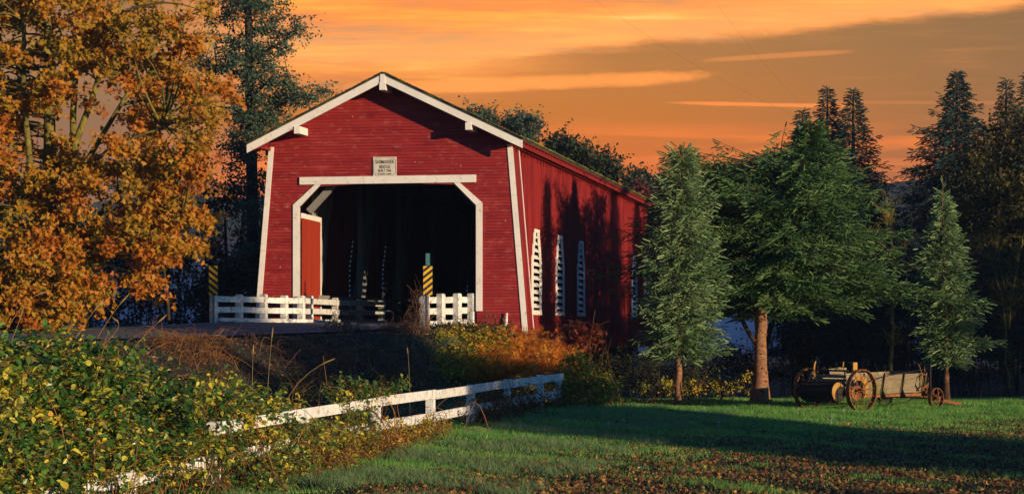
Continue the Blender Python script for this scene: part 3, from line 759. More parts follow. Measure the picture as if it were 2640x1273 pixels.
# leaf and bark materials
gold_leaf = mat('gold and orange maple leaves', [(0, (.04, .045, .010)), (.18, (.13, .12, .014)), (.36, (.34, .21, .015)), (.58, (.46, .175, .011)), (.80, (.38, .095, .009)), (1, (.10, .028, .008))], .68, .32, .35, rough=.55, trans=.28, spec=.3)
teal_leaf = mat('dull blue green small leaves', [(0, (.028, .062, .046)), (.5, (.055, .105, .065)), (1, (.13, .14, .05))], .7, .3, .5, rough=.45, trans=.25)
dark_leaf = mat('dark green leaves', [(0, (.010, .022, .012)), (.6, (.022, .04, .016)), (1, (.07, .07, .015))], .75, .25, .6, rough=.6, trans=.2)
olive_leaf = mat('olive and yellow leaves', [(0, (.018, .03, .010)), (.6, (.06, .06, .014)), (1, (.22, .15, .02))], .75, .25, .6, rough=.6, trans=.25)
rust_leaf = mat('dark red autumn leaves', [(0, (.05, .012, .010)), (.6, (.12, .022, .012)), (1, (.26, .06, .015))], .75, .25, .6, rough=.6, trans=.3)
orange_leaf = mat('orange autumn leaves', [(0, (.26, .06, .012)), (.5, (.60, .18, .015)), (1, (.70, .38, .02))], .75, .25, .8, rough=.55, trans=.3)
bramble_leaf = mat('green bramble leaves with sunlit yellow', [(0, (.010, .038, .012)), (.30, (.035, .105, .020)), (.52, (.09, .20, .028)), (.59, (.16, .10, .03)), (.66, (.24, .29, .035)), (.84, (.66, .55, .05)), (1, (.44, .13, .03))], .92, .08, .8, rough=.36, trans=.3, spec=.5)  # bright yellow stops put sunlight into the tint of random leaves
yellow_weed = mat('yellow green weeds', [(0, (.04, .09, .017)), (.35, (.18, .22, .025)), (.70, (.54, .38, .025)), (1, (.64, .26, .02))], .7, .3, .9, rough=.6, trans=.3)
blue_needle = mat('blue grey spruce needles', [(0, (.035, .095, .040)), (.5, (.14, .24, .085)), (1, (.34, .43, .20))], .75, .25, .9, rough=.5, trans=.12)
green_needle = mat('green spruce needles', [(0, (.014, .045, .018)), (.5, (.06, .14, .036)), (1, (.20, .29, .080))], .75, .25, .9, rough=.5, trans=.12)
far_needle = mat('dark far needles', [(0, (.006, .026, .028)), (1, (.018, .058, .052))], .7, .3, .6, rough=.8)
spruce_bark = mat('orange brown spruce bark', [(0, (.10, .045, .022)), (.5, (.25, .12, .060)), (1, (.42, .24, .13))], .3, .7, 7, (1, 1, 1.6), .9, .8, 22, detail=8)
dark_bark = mat('dark bark', [(0, (.018, .013, .010)), (1, (.06, .045, .032))], .4, .6, 5, (1, 1, .4), .95, .7, 16)
moss_bark = mat('mossy limb bark', [(0, (.035, .028, .015)), (.45, (.11, .095, .025)), (1, (.30, .24, .04))], .4, .6, 5, rough=1, bump=.8, bscale=20)
dry_mat = mat('dry brown stalks', [(0, (.05, .022, .010)), (.5, (.16, .065, .022)), (1, (.34, .17, .05))], .9, .1, 3, rough=.8, trans=.15)
# ------------------------------------------------------------------ posts, rails, signs
def rail(name, label, cat, pts, heights, post_w, planks, plank_h, post_h, mat_, cap=True, side=-1, curb=False, plank_t=.045, round_cap=False, group=None, gap=.0, broken=()):
    """pts: post feet (x, y); ground heights; planks: heights of plank centres"""
    base = (pts[0][0], pts[0][1], heights[0]); root = empty(name, base, 0, label, cat, group)
    A = np.array([(p[0], p[1], h) for p, h in zip(pts, heights)], float)
    d = A[-1, :2]-A[0, :2]; d /= np.linalg.norm(d); nrm = np.array((d[1], -d[0], 0))
    if nrm[1] > 0: nrm = -nrm
    ang = math.atan2(d[1], d[0])
    for a in A:
        m = MB(); c, s = math.cos(ang), math.sin(ang); R = np.array([(c, -s, 0), (s, c, 0), (0, 0, 1)])
        lean = random.uniform(-.012, .012); h = post_h+random.uniform(-.02, .02); w = post_w/2
        V = []
        for z, k in ((-.35, 1), (h-.03, 1), (h, .78)):
            for x, y in ((-1, -1), (1, -1), (1, 1), (-1, 1)): V.append(np.array((x*w*k+lean*z, y*w*k, z)))
        V = np.array(V) @ R.T + a; F = [(0, 1, 5, 4), (1, 2, 6, 5), (2, 3, 7, 6), (3, 0, 4, 7), (4, 5, 9, 8), (5, 6, 10, 9), (6, 7, 11, 10), (7, 4, 8, 11), (8, 9, 10, 11)]
        m.add(V, F); m.build('post', mat_, root, base).location = (0, 0, 0)
    for zi, pz in enumerate(planks):
        for i in range(len(A)-1):
            if (zi, i) in broken: continue
            a, b = A[i].copy(), A[i+1].copy(); off = nrm*side*(post_w/2+plank_t/2+.003); e = (b-a)/np.linalg.norm(b-a)
            ea = -.10 if i == 0 else gap; eb = -.10 if i == len(A)-2 else gap
            m = MB(); j0, j1 = random.uniform(-.014, .014), random.uniform(-.014, .014)
            m.bar(a+off+e*ea+(0, 0, pz+j0), b+off-e*eb+(0, 0, pz+j1), plank_t, plank_h); m.build('plank', mat_, root, base).location = (0, 0, 0)
    if curb:
        m = MB()
        for i in range(len(A)-1): off = nrm*side*(post_w/2+.08); m.bar(A[i]+off+(0, 0, .07), A[i+1]+off+(0, 0, .07), .14, .12)
        m.build('curb_beam', mat_, root, base).location = (0, 0, 0)
    return root
# left approach rail: from its free end to the portal, then on along the inside of the bridge
LP_ = [P(551, 800, 65.6)[:2], P(617, 800, 66.3)[:2], P(680, 800, 66.9)[:2], P(733, 800, 67.35)[:2], P(777, 800, 67.7)[:2]]
LP_ += [tuple(bl(-2.96, .6+3.2*k, 0)[:2]) for k in range(0, 4)]
LH = [z_ - .02 for z_ in (2.88, 2.87, 2.86, 2.85, 2.84, 2.84, 2.84, 2.84, 2.84)]
rail('guard_rail', 'weathered white guard rail left of the portal, running into the bridge', 'guard rail', LP_, LH, .20, (.745, .40), .185, .92, worn_white, side=-1+2, curb=True)
RP = [P(1096, 800, 64.5)[:2], P(1137, 800, 65.35)[:2], P(1179, 800, 66.2)[:2], P(1216, 800, 66.95)[:2]]
rail('guard_rail', 'short white guard rail with four posts at the right of the portal', 'guard rail', RP, [2.68, 2.70, 2.72, 2.74], .21, (.86, .50, .10), .20, 1.06, worn_white, side=-1, plank_t=.05)
# long field fence, running away from the camera
def fpt(px): Y = 11.9/(.235-(px-CX)/FX); return np.array((.235*Y-11.9, Y))
fpx = [-60, 96, 330, 551, 783, 968, 1110, 1213, 1307, 1392, 1441]
toppy = [1175, 1150, 1124, 1085, 1048, 1020, 1002, 988, 976, 965, 960]
fp_ = [fpt(p) for p in fpx]; top = [EYE+(HY-t)/FX*p[1] for t, p in zip(toppy, fp_)]
FH = [t-.95 for t in top]
ff_ = rail('field_fence', 'white two plank fence half buried in brambles beside the lawn', 'fence', [tuple(p) for p in fp_], FH, .17, (.84, .37), .19, .93, worn_white, side=1, plank_t=.04, broken={(0, 0), (0, 1), (0, 2)})
yel = mat('yellow reflective sheeting', [(0, (.55, .30, .010)), (1, (.70, .42, .02))], .5, .5, 8, rough=.5)
blk = mat('black sheeting', [(0, (.010, .010, .014)), (1, (.02, .02, .028))], .5, .5, 8, rough=.5)
teal = mat('faded teal number plate', [(0, (.012, .085, .095)), (1, (.03, .14, .15))], .5, .5, 20, rough=.6)
paleb = mat('pale number strokes', [(0, (.10, .26, .27)), (1, (.18, .36, .36))], .5, .5, 20, rough=.6)
steelp = mat('galvanised sign post', [(0, (.12, .12, .12)), (1, (.25, .25, .24))], .5, .5, 8, rough=.5, metal=.6)
def hazard(label, px, Y, yb, yt, w, slope, extra=False):
    b = P(px, yb, Y); t = P(px, yt, Y); h = t[2]-b[2]; zg = gz(b[0], Y)
    root = empty('hazard_marker', (b[0], Y, zg), 0, label, 'road sign', 'striped hazard markers')
    m = MB(); m.box((0, .04, (t[2]-zg)/2+(.19 if extra else 0)), (.06, .04, t[2]-zg+(.36 if extra else .0))); m.build('post', steelp, root)
    m = MB(); z0 = b[2]-zg; m.box((0, 0, z0+h/2), (w, .012, h)); pl = m.build('panel', blk, root)
    m = MB(); y = -.009
    per = h/4.6; k = -3
    def clip(poly, axis, lim, keep_less):
        out = []
        for i in range(len(poly)):
            a, c = poly[i], poly[(i+1) % len(poly)]; ia = (a[axis] <= lim) == keep_less; ic = (c[axis] <= lim) == keep_less
            if ia: out.append(a)
            if ia != ic:
                t_ = (lim-a[axis])/(c[axis]-a[axis]); out.append((a[0]+(c[0]-a[0])*t_, a[1]+(c[1]-a[1])*t_))
        return out
    hw_ = w/2-.008
    for k in range(-3, 9):
        za = z0+k*per; s = w*.80
        q = [(-w/2, za), (w/2, za+s), (w/2, za+s+per*.5), (-w/2, za+per*.5)]
        if slope < 0: q = [(-x, z) for x, z in q][::-1]
        for ax_, lim, kl in ((0, hw_, True), (0, -hw_, False), (1, z0+h-.008, True), (1, z0+.008, False)):
            if q: q = clip(q, ax_, lim, kl)
        if len(q) >= 3: m.prism([(x, y, z) for x, z in q], (0, .004, 0))
    m.build('stripes', yel, pl)
    if extra:
        m = MB(); zc = t[2]-zg+.20; m.box((.0, -.001, zc), (.145, .008, .40)); np_ = m.build('number_plate', teal, root)
        m = MB(); rr = random.Random(4)
        for i in range(9):
            zz = zc+.165-i*.038
            m.box((rr.uniform(-.01, .01), -.009, zz), (.085, .006, .008)); m.box((rr.choice((-.035, .035, 0)), -.0095, zz-.017), (.010, .006, .022)); 
            if i % 2: m.box((rr.choice((-.04, .02)), -.0092, zz-.015), (.008, .006, .016))
        m.build('digits', paleb, np_)
hazard('yellow and black hazard marker, stripes falling right, beside the gold maple', 550, 65.3, 762, 684, .295, -1)
hazard('yellow and black hazard marker under a teal plate, in front of the opening', 1103, 64.3, 761, 685, .305, 1, True)
# broken stake
m = MB(); a = P(1298, 862, 66.5); b_ = P(1307, 806, 66.5); m.tube([a, (a+b_)/2+(.03, 0, 0), b_], [.07, .06, .03], 6); o = m.build('broken_stake', worn_white, None, tuple(a)); tag(o, 'leaning broken white stake in the weeds below the portal corner', 'stake')

# ------------------------------------------------------------------ old manure spreader wagon
rust = mat('rusty wheel iron', [(0, (.07, .026, .012)), (.5, (.20, .075, .025)), (1, (.40, .17, .05))], .4, .6, 9, rough=.8, bump=.4)
iron = mat('dark old iron', [(0, (.012, .010, .010)), (1, (.045, .035, .030))], .5, .5, 8, rough=.6, metal=.3)
plank = mat('grey weathered planks with moss', [(0, (.08, .06, .035)), (.6, (.24, .19, .12)), (1, (.38, .32, .22))], .5, .5, 2.5, (1, 6, 6), .9, .4, stain=(.13, .14, .03), stain_scale=2.2, stain_rng=(.50, .64))
ochre = mat('faded ochre painted metal', [(0, (.28, .13, .02)), (1, (.52, .30, .06))], .5, .5, 5, rough=.6, bump=.2)
WX, WY = 11.1, 64.1
WG = EYE-2.7*1.0
wz = gz(WX+1.2, WY+2)
WG_ANG = math.radians(40.4)
wg = empty('manure_spreader', (WX, WY, wz-.02), WG_ANG, 'old horse drawn manure spreader with spoked iron wheels on the lawn', 'farm wagon')
def wheel(name, x, y, R, nsp, wid, out_):
    e = empty(name, (x, y, R)); e.parent = wg
    m = MB(); n = 56
    for k in range(n):
        a0, a1 = 2*math.pi*k/n, 2*math.pi*(k+1)/n
        V = []
        for r in (R, R-.022):
            for yy in (-wid/2, wid/2):
                for a in (a0, a1): V.append((r*math.cos(a), yy, r*math.sin(a)))
        m.add(V, [(0, 1, 3, 2), (4, 6, 7, 5), (0, 4, 5, 1), (2, 3, 7, 6)], .4)
    for k in range(n//2 if R > .5 else 0):
        a = 2*math.pi*k/(n//2); m.bar((R*math.cos(a)*1.012, -wid/2, R*math.sin(a)*1.012), (R*math.cos(a+.06)*1.012, wid/2, R*math.sin(a+.06)*1.012), .022, .022)
    m.build('rim', rust, e)
    m = MB(); m.cyl((0, -.12, 0), (0, .12, 0), .075, 14); m.cyl((0, -.16, 0), (0, .16, 0), .045, 12); m.build('hub', rust, e)
    m = MB()
    for k in range(nsp):
        a = 2*math.pi*(k+.3)/nsp; s = .085 if k % 2 else -.085
        m.cyl((.06*math.cos(a), s, .06*math.sin(a)), ((R-.02)*math.cos(a), s*.15, (R-.02)*math.sin(a)), .011, 6)
    m.build('spokes', rust, e)
    return e
TR, WBs = 2.2, 3.86
wheel('rear_wheel', 0, 0, .675, 16, .16, -1); wheel('rear_wheel', 0, TR, .675, 16, .16, 1)
wheel('front_wheel', WBs, .05, .345, 11, .12, -1); wheel('front_wheel', WBs-.1, TR-.1, .345, 11, .12, 1)
def wp(name, material, f, smooth=False):
    m = MB(); f(m); return m.build(name, material, wg, smooth=smooth)
def axle(m): m.cyl((0, -.1, .675), (0, TR+.1, .675), .03, 10); m.box((0, TR/2, .60), (.12, TR-.5, .10))
wp('rear_axle', iron, axle)
wp('front_axle', iron, lambda m: (m.cyl((WBs, 0, .345), (WBs-.1, TR-.05, .345), .025, 8), m.box((WBs-.05, TR/2, .45), (.10, TR-.6, .08))))
B0, B1, YA, YB = .30, 3.75, .42, TR-.42
def side_boards(y, s, z1):
    def f(m):
        for i, (za, zb_) in enumerate(((.52, .72), (.725, .93), (.935, z1))):
            ya, yb = y+s*(za-.52)*.22, y+s*(zb_-.52)*.22
            L0 = B0+random.uniform(-.03, .03)
            m.prism([(L0, ya, za), (B1, ya, za+.03), (B1+random.uniform(-.05, .05), yb, zb_+.05), (L0, yb, zb_)], (0, -s*.03, 0), random.random())
    return f
wp('side_board', plank, side_boards(YA, -1, 1.13)); wp('side_board', plank, side_boards(YB, 1, 1.15))
wp('floor_board', plank, lambda m: [m.box((1.9, YA+.08+.165*k, .50), (3.4, .155, .03)) for k in range(9)])
wp('front_board', plank, lambda m: [m.box((B1-.02, (YA+YB)/2, .63+.17*k), (.03, YB-YA+.1, .16)) for k in range(4)])
wp('sill_beam', rust, lambda m: (m.box((2.05, YA, .47), (3.5, .07, .09)), m.box((2.05, YB, .47), (3.5, .07, .09))))
for x in (.42, 1.45, 2.45, 3.55):
    for y, s in ((YA, -1), (YB, 1)):
        def st(m, x=x, y=y, s=s):
            m.bar((x, y+s*.05, .42), (x, y+s*.19, 1.22), .05, .03, up=(1, 0, 0)); m.prism([(x-.02, y+s*.03, .42), (x-.02, y+s*.25, .42), (x-.02, y+s*.08, .72)], (.04, 0, 0))
        wp('side_stake', iron, st)
wp('tall_front_post', iron, lambda m: m.bar((3.72, .18, .40), (3.74, .20, 1.45), .06, .05, up=(1, 0, 0)))
def slats(m):
    for i in range(3): m.box((-.30-.02*i, TR/2-.02, .86+.13*i), (.03, YB-YA+.16, .10), tint=random.random())
    for y in (YA, YB): m.box((-.28, y, .95), (.07, .05, .66))
wp('rear_slats', plank, slats)
def upper(m): 
    m.cyl((-.32, YA-.15, 1.30), (-.32, YB+.15, 1.30), .03, 8)
    for k in range(15):
        y = YA-.05+k*(YB-YA+.1)/14; a = k*1.3; m.tube([(-.32, y, 1.30), (-.32+.12*math.cos(a), y, 1.30+.11*abs(math.sin(a))+.02), (-.32+.15*math.cos(a), y+.03, 1.33+.13*abs(math.sin(a)))], [.012, .010, .006], 5)
wp('upper_beater', iron, upper)
def drum(m):
    m.cyl((-.62, YA-.02, .62), (-.62, YB+.02, .62), .30, 24)
    for k in range(8):
        a = k*math.pi/4; m.bar((-.62+.31*math.cos(a), YA, .62+.31*math.sin(a)), (-.62+.31*math.cos(a), YB, .62+.31*math.sin(a)), .05, .04)
        for j in range(7): y = YA+.1+j*.19; m.cyl((-.62+.3*math.cos(a), y, .62+.3*math.sin(a)), (-.62+.42*math.cos(a+.1), y, .62+.42*math.sin(a+.1)), .010, 5)
wp('beater_drum', iron, drum)
def cresc(x, y, z, r0, r1, a0, a1, t):
    def f(m):
        n = 12; A, B = [], []
        for k in range(n+1):
            a = math.radians(a0+(a1-a0)*k/n); w = math.sin(math.pi*k/n)*(r1-r0)+.03
            A.append((x+r0*math.cos(a), y, z+r0*math.sin(a))); B.append((x+(r0+w)*math.cos(a), y, z+(r0+w)*math.sin(a)))
        m.prism(A+B[::-1], (0, t, 0))
    return f
wp('drum_shield', ochre, cresc(-.62, YA-.12, .52, .30, .46, 75, 200, .02))
wp('gear_cover', ochre, cresc(.02, .12, .66, .34, .50, -40, 130, .03)); 
wp('gear_cover', rust, cresc(.02, .16, .66, .18, .30, 120, 330, .03))
def gear(m):
    for R_, x in ((.22, .05), (.14, -.28)):
        for k in range(18): a = k*math.pi/9; m.box((x+R_*math.cos(a), .22, .60+R_*math.sin(a)), (.035, .03, .035))
        m.cyl((x, .20, .60), (x, .24, .60), R_, 24)
wp('drive_gear', rust, gear)
def fender(m): m.prism([(.02, .30, 1.14), (.30, .30, 1.14), (.30, .30, 1.52), (.10, .30, 1.56), (.02, .30, 1.50)], (0, .26, 0)); 
def chain_box(m):
    m.box((.10, .34, 1.35), (.20, .03, .42)); m.box((.19, .44, 1.35), (.03, .20, .42)); m.box((.10, .44, 1.555), (.20, .2, .02))
wp('chain_guard', ochre, chain_box)
wp('rear_lever', ochre, lambda m: m.tube([(-.45, 1.55, 1.1), (-.47, 1.56, 1.35), (-.44, 1.56, 1.5), (-.40, 1.55, 1.60)], [.03, .03, .028, .02], 7))
wp('far_lever', ochre, lambda m: (m.tube([(1.3, YB+.1, 1.1), (1.33, YB+.1, 1.4), (1.36, YB+.1, 1.55)], [.025, .025, .02], 7), m.box((1.15, YB+.1, 1.30), (.14, .04, .14))))
wp('tie_bar', iron, lambda m: (m.cyl((.35, YA-.22, .90), (1.5, YA-.22, 1.12), .012, 6), m.cyl((1.5, YA-.22, 1.12), (3.4, YA-.22, 1.30), .012, 6), m.cyl((.3, YA-.2, .25), (3.3, YA-.2, .42), .012, 6), m.cyl((.3, YB-.2, .2), (3.3, YB-.4, .3), .015, 6)))
def seatlev(m):
    m.tube([(3.35, YA-.2, .95), (3.30, YA-.2, 1.25), (3.15, YA-.2, 1.50)], [.018, .018, .012], 6)
    m.tube([(3.45, YA-.2, .60), (3.20, YA-.22, .80), (3.22, YA-.22, 1.05), (3.42, YA-.2, 1.15), (3.58, YA-.2, 1.08)], [.03]*5, 7)
    m.tube([(3.30, YA-.22, .62), (3.5, YA-.22, .78), (3.62, YA-.22, .74)], [.035]*3, 7)
    m.tube([(3.55, YA-.1, 1.02), (3.62, YA-.1, 1.2), (3.60, YA-.1, 1.36)], [.02, .02, .012], 6)
wp('control_lever', rust, seatlev)
wp('far_board', plank, lambda m: m.prism([(.45, YB-.1, 1.16), (1.25, YB-.1, 1.16), (1.28, YB-.1, 1.36), (.40, YB-.1, 1.34)], (0, .03, 0)))
def chn(m):
    pts = [(1.6+.12*k, YA+.1, .34-.16*math.sin(math.pi*k/14)) for k in range(15)]
    for a, b in zip(pts[:-1], pts[1:]): m.bar(a, b, .03, .03)
wp('sagging_chain', iron, chn)
wp('tongue', rust, lambda m: (m.bar((WBs, TR/2-.2, .42), (WBs+1.7, TR/2-.75, .10), .11, .10), m.bar((WBs, TR/2+.5, .42), (WBs+.7, TR/2-.45, .28), .05, .05)))
wp('axle_bracket', rust, lambda m: (m.bar((WBs-.6, YA+.1, .5), (WBs+.0, YA-.0, .75), .06, .08), m.bar((WBs-.2, YA-.1, .35), (WBs+.35, YA+.2, .95), .04, .05), m.bar((WBs+.05, YA-.1, .8), (WBs+.5, YA+.3, 1.0), .04, .04)))

# ------------------------------------------------------------------ evergreens on the lawn
def base_at(px, Y): x = (px-CX)/FX*Y; return np.array((x, Y, gz(x, Y)))
def env_px(tab, Y, tx):
    """tab: (py, px_left, px_right, depth factor) bottom to top; tx: trunk x at height"""
    out = []
    for py, a, b, d in tab:
        z = EYE+(HY-py)/FX*Y; cx = CX+tx(z)*FX/Y; out.append((z, max(.05, (cx-a)/FX*Y), max(.05, (b-cx)/FX*Y), d))
    return out
def spruce(label, px_tr, Y, tab, r0, tops, needle, bark, name='spruce_tree', **k):
    b = base_at(px_tr[0][0], Y); tr = []
    pys = [p[1] for p in px_tr]
    zt = [EYE+(HY-p[1])/FX*Y for p in px_tr]; xt = [(p[0]-CX)/FX*Y for p in px_tr]; zt[0] = b[2]-.1
    n = len(px_tr)
    tr = [(xt[i], Y+(.0 if i == 0 else .0), zt[i], r0*(1-.93*((zt[i]-zt[0])/(zt[-1]-zt[0]))**1.0)*(1.35 if i == 0 else 1)) for i in range(n)]
    tx = lambda z: np.interp(z, zt, xt)
    return conifer(name, label, tuple(b), tr, env_px(tab, Y, tx), needle, bark, **k)
spruce('slim blue grey spruce on a thin bare orange trunk beside the red side wall', [(1750, 1046), (1749, 1000), (1748, 900), (1752, 600), (1757, 385)], 69.0,
       [(915, 1700, 1812, .9), (880, 1675, 1885, 1.25), (800, 1660, 1905, 1.5), (700, 1672, 1870, 1.4), (620, 1688, 1850, 1.1), (540, 1705, 1822, .8), (470, 1708, 1800, .55), (425, 1700, 1790, .4), (385, 1745, 1770, .1)], .13, None, blue_needle, spruce_bark,
       nbr=300, tw_len=.25, tw_sp=.095, rise=(1.05, .05), droop=.28, twig_droop=.36, stubs=30, seed=5, skip=.35, lat_k=.34, tup=.42, lump=.22, lf=1.6, wide=.98)
spruce('broad dark spruce on a thick knotted trunk behind the slim blue grey one', [(1957, 1035), (1962, 960), (1962, 800), (1990, 650), (2050, 480), (2092, 315)], 71.5,
       [(768, 1885, 2120, 1.3), (748, 1850, 2290, 2.2), (710, 1835, 2345, 2.6), (650, 1830, 2350, 2.8), (590, 1825, 2225, 2.6), (520, 1815, 2200, 2.3), (460, 1850, 2190, 1.8), (415, 2015, 2168, .8), (370, 2066, 2116, .35), (318, 2082, 2102, .1)], .27, None, green_needle, spruce_bark,
       nbr=480, tw_len=.28, tw_sp=.12, rise=(.70, .0), droop=.32, twig_droop=.36, stubs=20, seed=8, skip=.28, lat_k=.30, tup=.30, lump=.24, lf=.8, wide=1.12)
spruce('green spruce top leaning left out of the broad dark spruce', [(1975, 1035), (1950, 800), (1905, 600), (1868, 422)], 73.6,
       [(800, 1855, 2050, 1.2), (700, 1835, 2060, 1.6), (600, 1812, 2040, 1.6), (520, 1800, 2010, 1.3), (470, 1812, 1960, .9), (445, 1835, 1900, .4), (424, 1862, 1874, .1)], .14, None, green_needle, spruce_bark,
       nbr=180, tw_len=.28, tw_sp=.12, rise=(.6, .05), droop=.3, twig_droop=.3, seed=9, skip=.2, lat_k=.32, tup=.30)
spruce('small spruce with a bare leader and thin trunk just behind the wagon wheel', [(2441, 1040), (2440, 960), (2438, 800), (2432, 620), (2430, 462)], 73.0,
       [(928, 2395, 2495, .8), (880, 2352, 2552, 1.4), (810, 2362, 2560, 1.5), (740, 2358, 2512, 1.2), (670, 2372, 2488, 1.0), (600, 2398, 2465, .6), (560, 2412, 2452, .3), (500, 2424, 2436, .06)], .10, None, blue_needle, spruce_bark,
       nbr=230, tw_len=.25, tw_sp=.10, rise=(.9, .0), droop=.30, twig_droop=.40, stubs=16, seed=12, skip=.35, lat_k=.34, tup=.38, lump=.24, lf=1.6, wide=.92)
spruce('shaded dark spruce whose long boughs reach across the red side wall', [(1751, 1040), (1748, 900), (1728, 780), (1722, 462)], 76.0,
       [(900, 1680, 1830, .9), (800, 1650, 1840, 1.2), (690, 1575, 1850, 1.2), (650, 1585, 1850, 1.2), (590, 1610, 1840, 2.2), (520, 1695, 1800, 2.8), (482, 1705, 1775, 2.4), (460, 1712, 1740, 1.2)], .12, None, green_needle, dark_bark,  # upper crown deepened out of view so it shades the red wall
       nbr=190, tw_len=.27, tw_sp=.14, rise=(.35, .1), droop=.25, twig_droop=.5, seed=21, skip=.30, lat_k=.28)
spruce('hidden spruce added behind the right half of the broad one for shade', [(1966, 1030), (1970, 900), (2005, 780), (2015, 395)], 79.0,  # unseen tree added so its crown shadows the red side wall
       [(800, 1900, 2140, 1.8), (740, 1880, 2180, 2.2), (640, 1890, 2170, 2.2), (520, 1910, 2120, 2.8), (450, 1940, 2090, 2.8), (410, 1970, 2060, 2.2), (392, 2000, 2030, .8)], .16, None, green_needle, dark_bark,
       nbr=230, tw_len=.34, tw_sp=.18, rise=(.5, .05), droop=.3, twig_droop=.35, seed=29, skip=.2, lat_k=.32)
spruce('hidden spruce added behind the left half of the broad one for shade', [(1962, 1030), (1956, 900), (1890, 780), (1864, 600), (1864, 440)], 77.5,  # second unseen tree, added with a deep crown to darken the wall
       [(780, 1820, 1930, 1.0), (700, 1800, 1930, 1.8), (600, 1800, 1930, 2.6), (500, 1810, 1925, 2.8), (456, 1830, 1900, 2.4), (440, 1855, 1872, 1.0)], .13, None, green_needle, dark_bark,
       nbr=190, tw_len=.34, tw_sp=.18, rise=(.4, .05), droop=.3, twig_droop=.35, seed=39, skip=.2, lat_k=.32)
# far dark conifers above the lawn trees
far_tab = lambda xc, yt, hwid, yb: [(yb, xc-hwid, xc+hwid, 3.2), (yb-(yb-yt)*.45, xc-hwid*.95, xc+hwid*.95, 3), (yb-(yb-yt)*.68, xc-hwid*.62, xc+hwid*.62, 2), (yb-(yb-yt)*.86, xc-hwid*.24, xc+hwid*.24, .7), (yb-(yb-yt)*.94, xc-hwid*.09, xc+hwid*.09, .25), (yt, xc-2, xc+2, .05)]
fk = dict(tw_len=.30, tw_sp=.17, rise=(.45, .05), droop=.30, twig_droop=.22, tmpl=TWS, lat_k=.46, tup=.15, lump=.20, lf=.7, skip=.35, wide=1.38)
for lab, xc, yt, hwid, Y, nb_, sd_ in (
    ('leftmost of the clustered dark firs above the broad spruce', 2070, 285, 62, 112, 290, 31),
    ('tallest of the clustered dark firs above the broad spruce', 2133, 226, 75, 116, 330, 32),
    ('rightmost of the clustered dark firs above the broad spruce', 2200, 232, 88, 113, 340, 33),
    ('small dark fir in the gap between the two high fir groups', 2262, 445, 45, 118, 170, 34),
    ('tall wide dark fir standing alone right of the sky gap', 2467, 186, 138, 110, 480, 35),
    ('narrow dark fir top just right of the tall wide one', 2594, 206, 70, 118, 280, 36),
    ('dark fir cut by the right edge of the photo', 2652, 192, 75, 116, 280, 37)):
    spruce(lab, [(xc, 960), (xc, yt)], Y, far_tab(xc, yt, hwid, 900), .35, None, far_needle, dark_bark, name='fir_tree', group='dark firs beyond the lawn', nbr=nb_, seed=sd_, **fk)

# ------------------------------------------------------------------ broadleaf trees
def px_clumps(polys, Y0, Y1, gaps=()):
    out = []
    for poly, n in polys:
        for x, y in sample_poly(poly, n, gaps): out.append(P(x, y, random.uniform(Y0, Y1)))
    return out
def limb(ptsr, Y, dy=0.0):
    """(px, py, radius[, depth offset]) list -> points, radii"""
    pts = [P(p[0], p[1], Y+(p[3] if len(p) > 3 else 0)) for p in ptsr]; return (pts, [p[2] for p in ptsr])
YM = 62.0
mb_ = base_at(150, YM)
def mlimb(*p): return limb(p, YM)
mpoly = [(-120, -40), (330, -40), (500, -20), (535, 60), (540, 110), (510, 150), (470, 170), (500, 190), (555, 205), (590, 245), (560, 270), (575, 320), (565, 370), (520, 360), (480, 380), (530, 415), (590, 470), (600, 500), (545, 500), (500, 480), (540, 560), (530, 640), (520, 672), (500, 700), (470, 690), (420, 660), (400, 730), (380, 800), (330, 760), (300, 700), (240, 690), (230, 760), (150, 720), (100, 800), (60, 850), (-120, 850)]
mgaps0 = [(232, 330, 42, 60), (170, 290, 22, 40), (62, 95, 26, 40), (255, 545, 55, 32), (300, 250, 30, 30), (215, 215, 20, 30), (20, 190, 18, 30), (330, 335, 24, 24), (130, 180, 14, 30), (95, 330, 14, 30), (185, 60, 16, 26), (460, 345, 30, 18), (330, 700, 26, 26), (130, 700, 40, 30), (290, 470, 26, 20), (60, 430, 24, 30)]
mgaps = [(x, y, a+12, b+10) for x, y, a, b in mgaps0]
mcl = px_clumps([(mpoly, 480)], YM-4.2, YM+3.5, mgaps)
mcl += px_clumps([([(0, 640), (120, 600), (250, 640), (260, 760), (120, 830), (0, 840)], 60)], YM-5.0, YM-1)
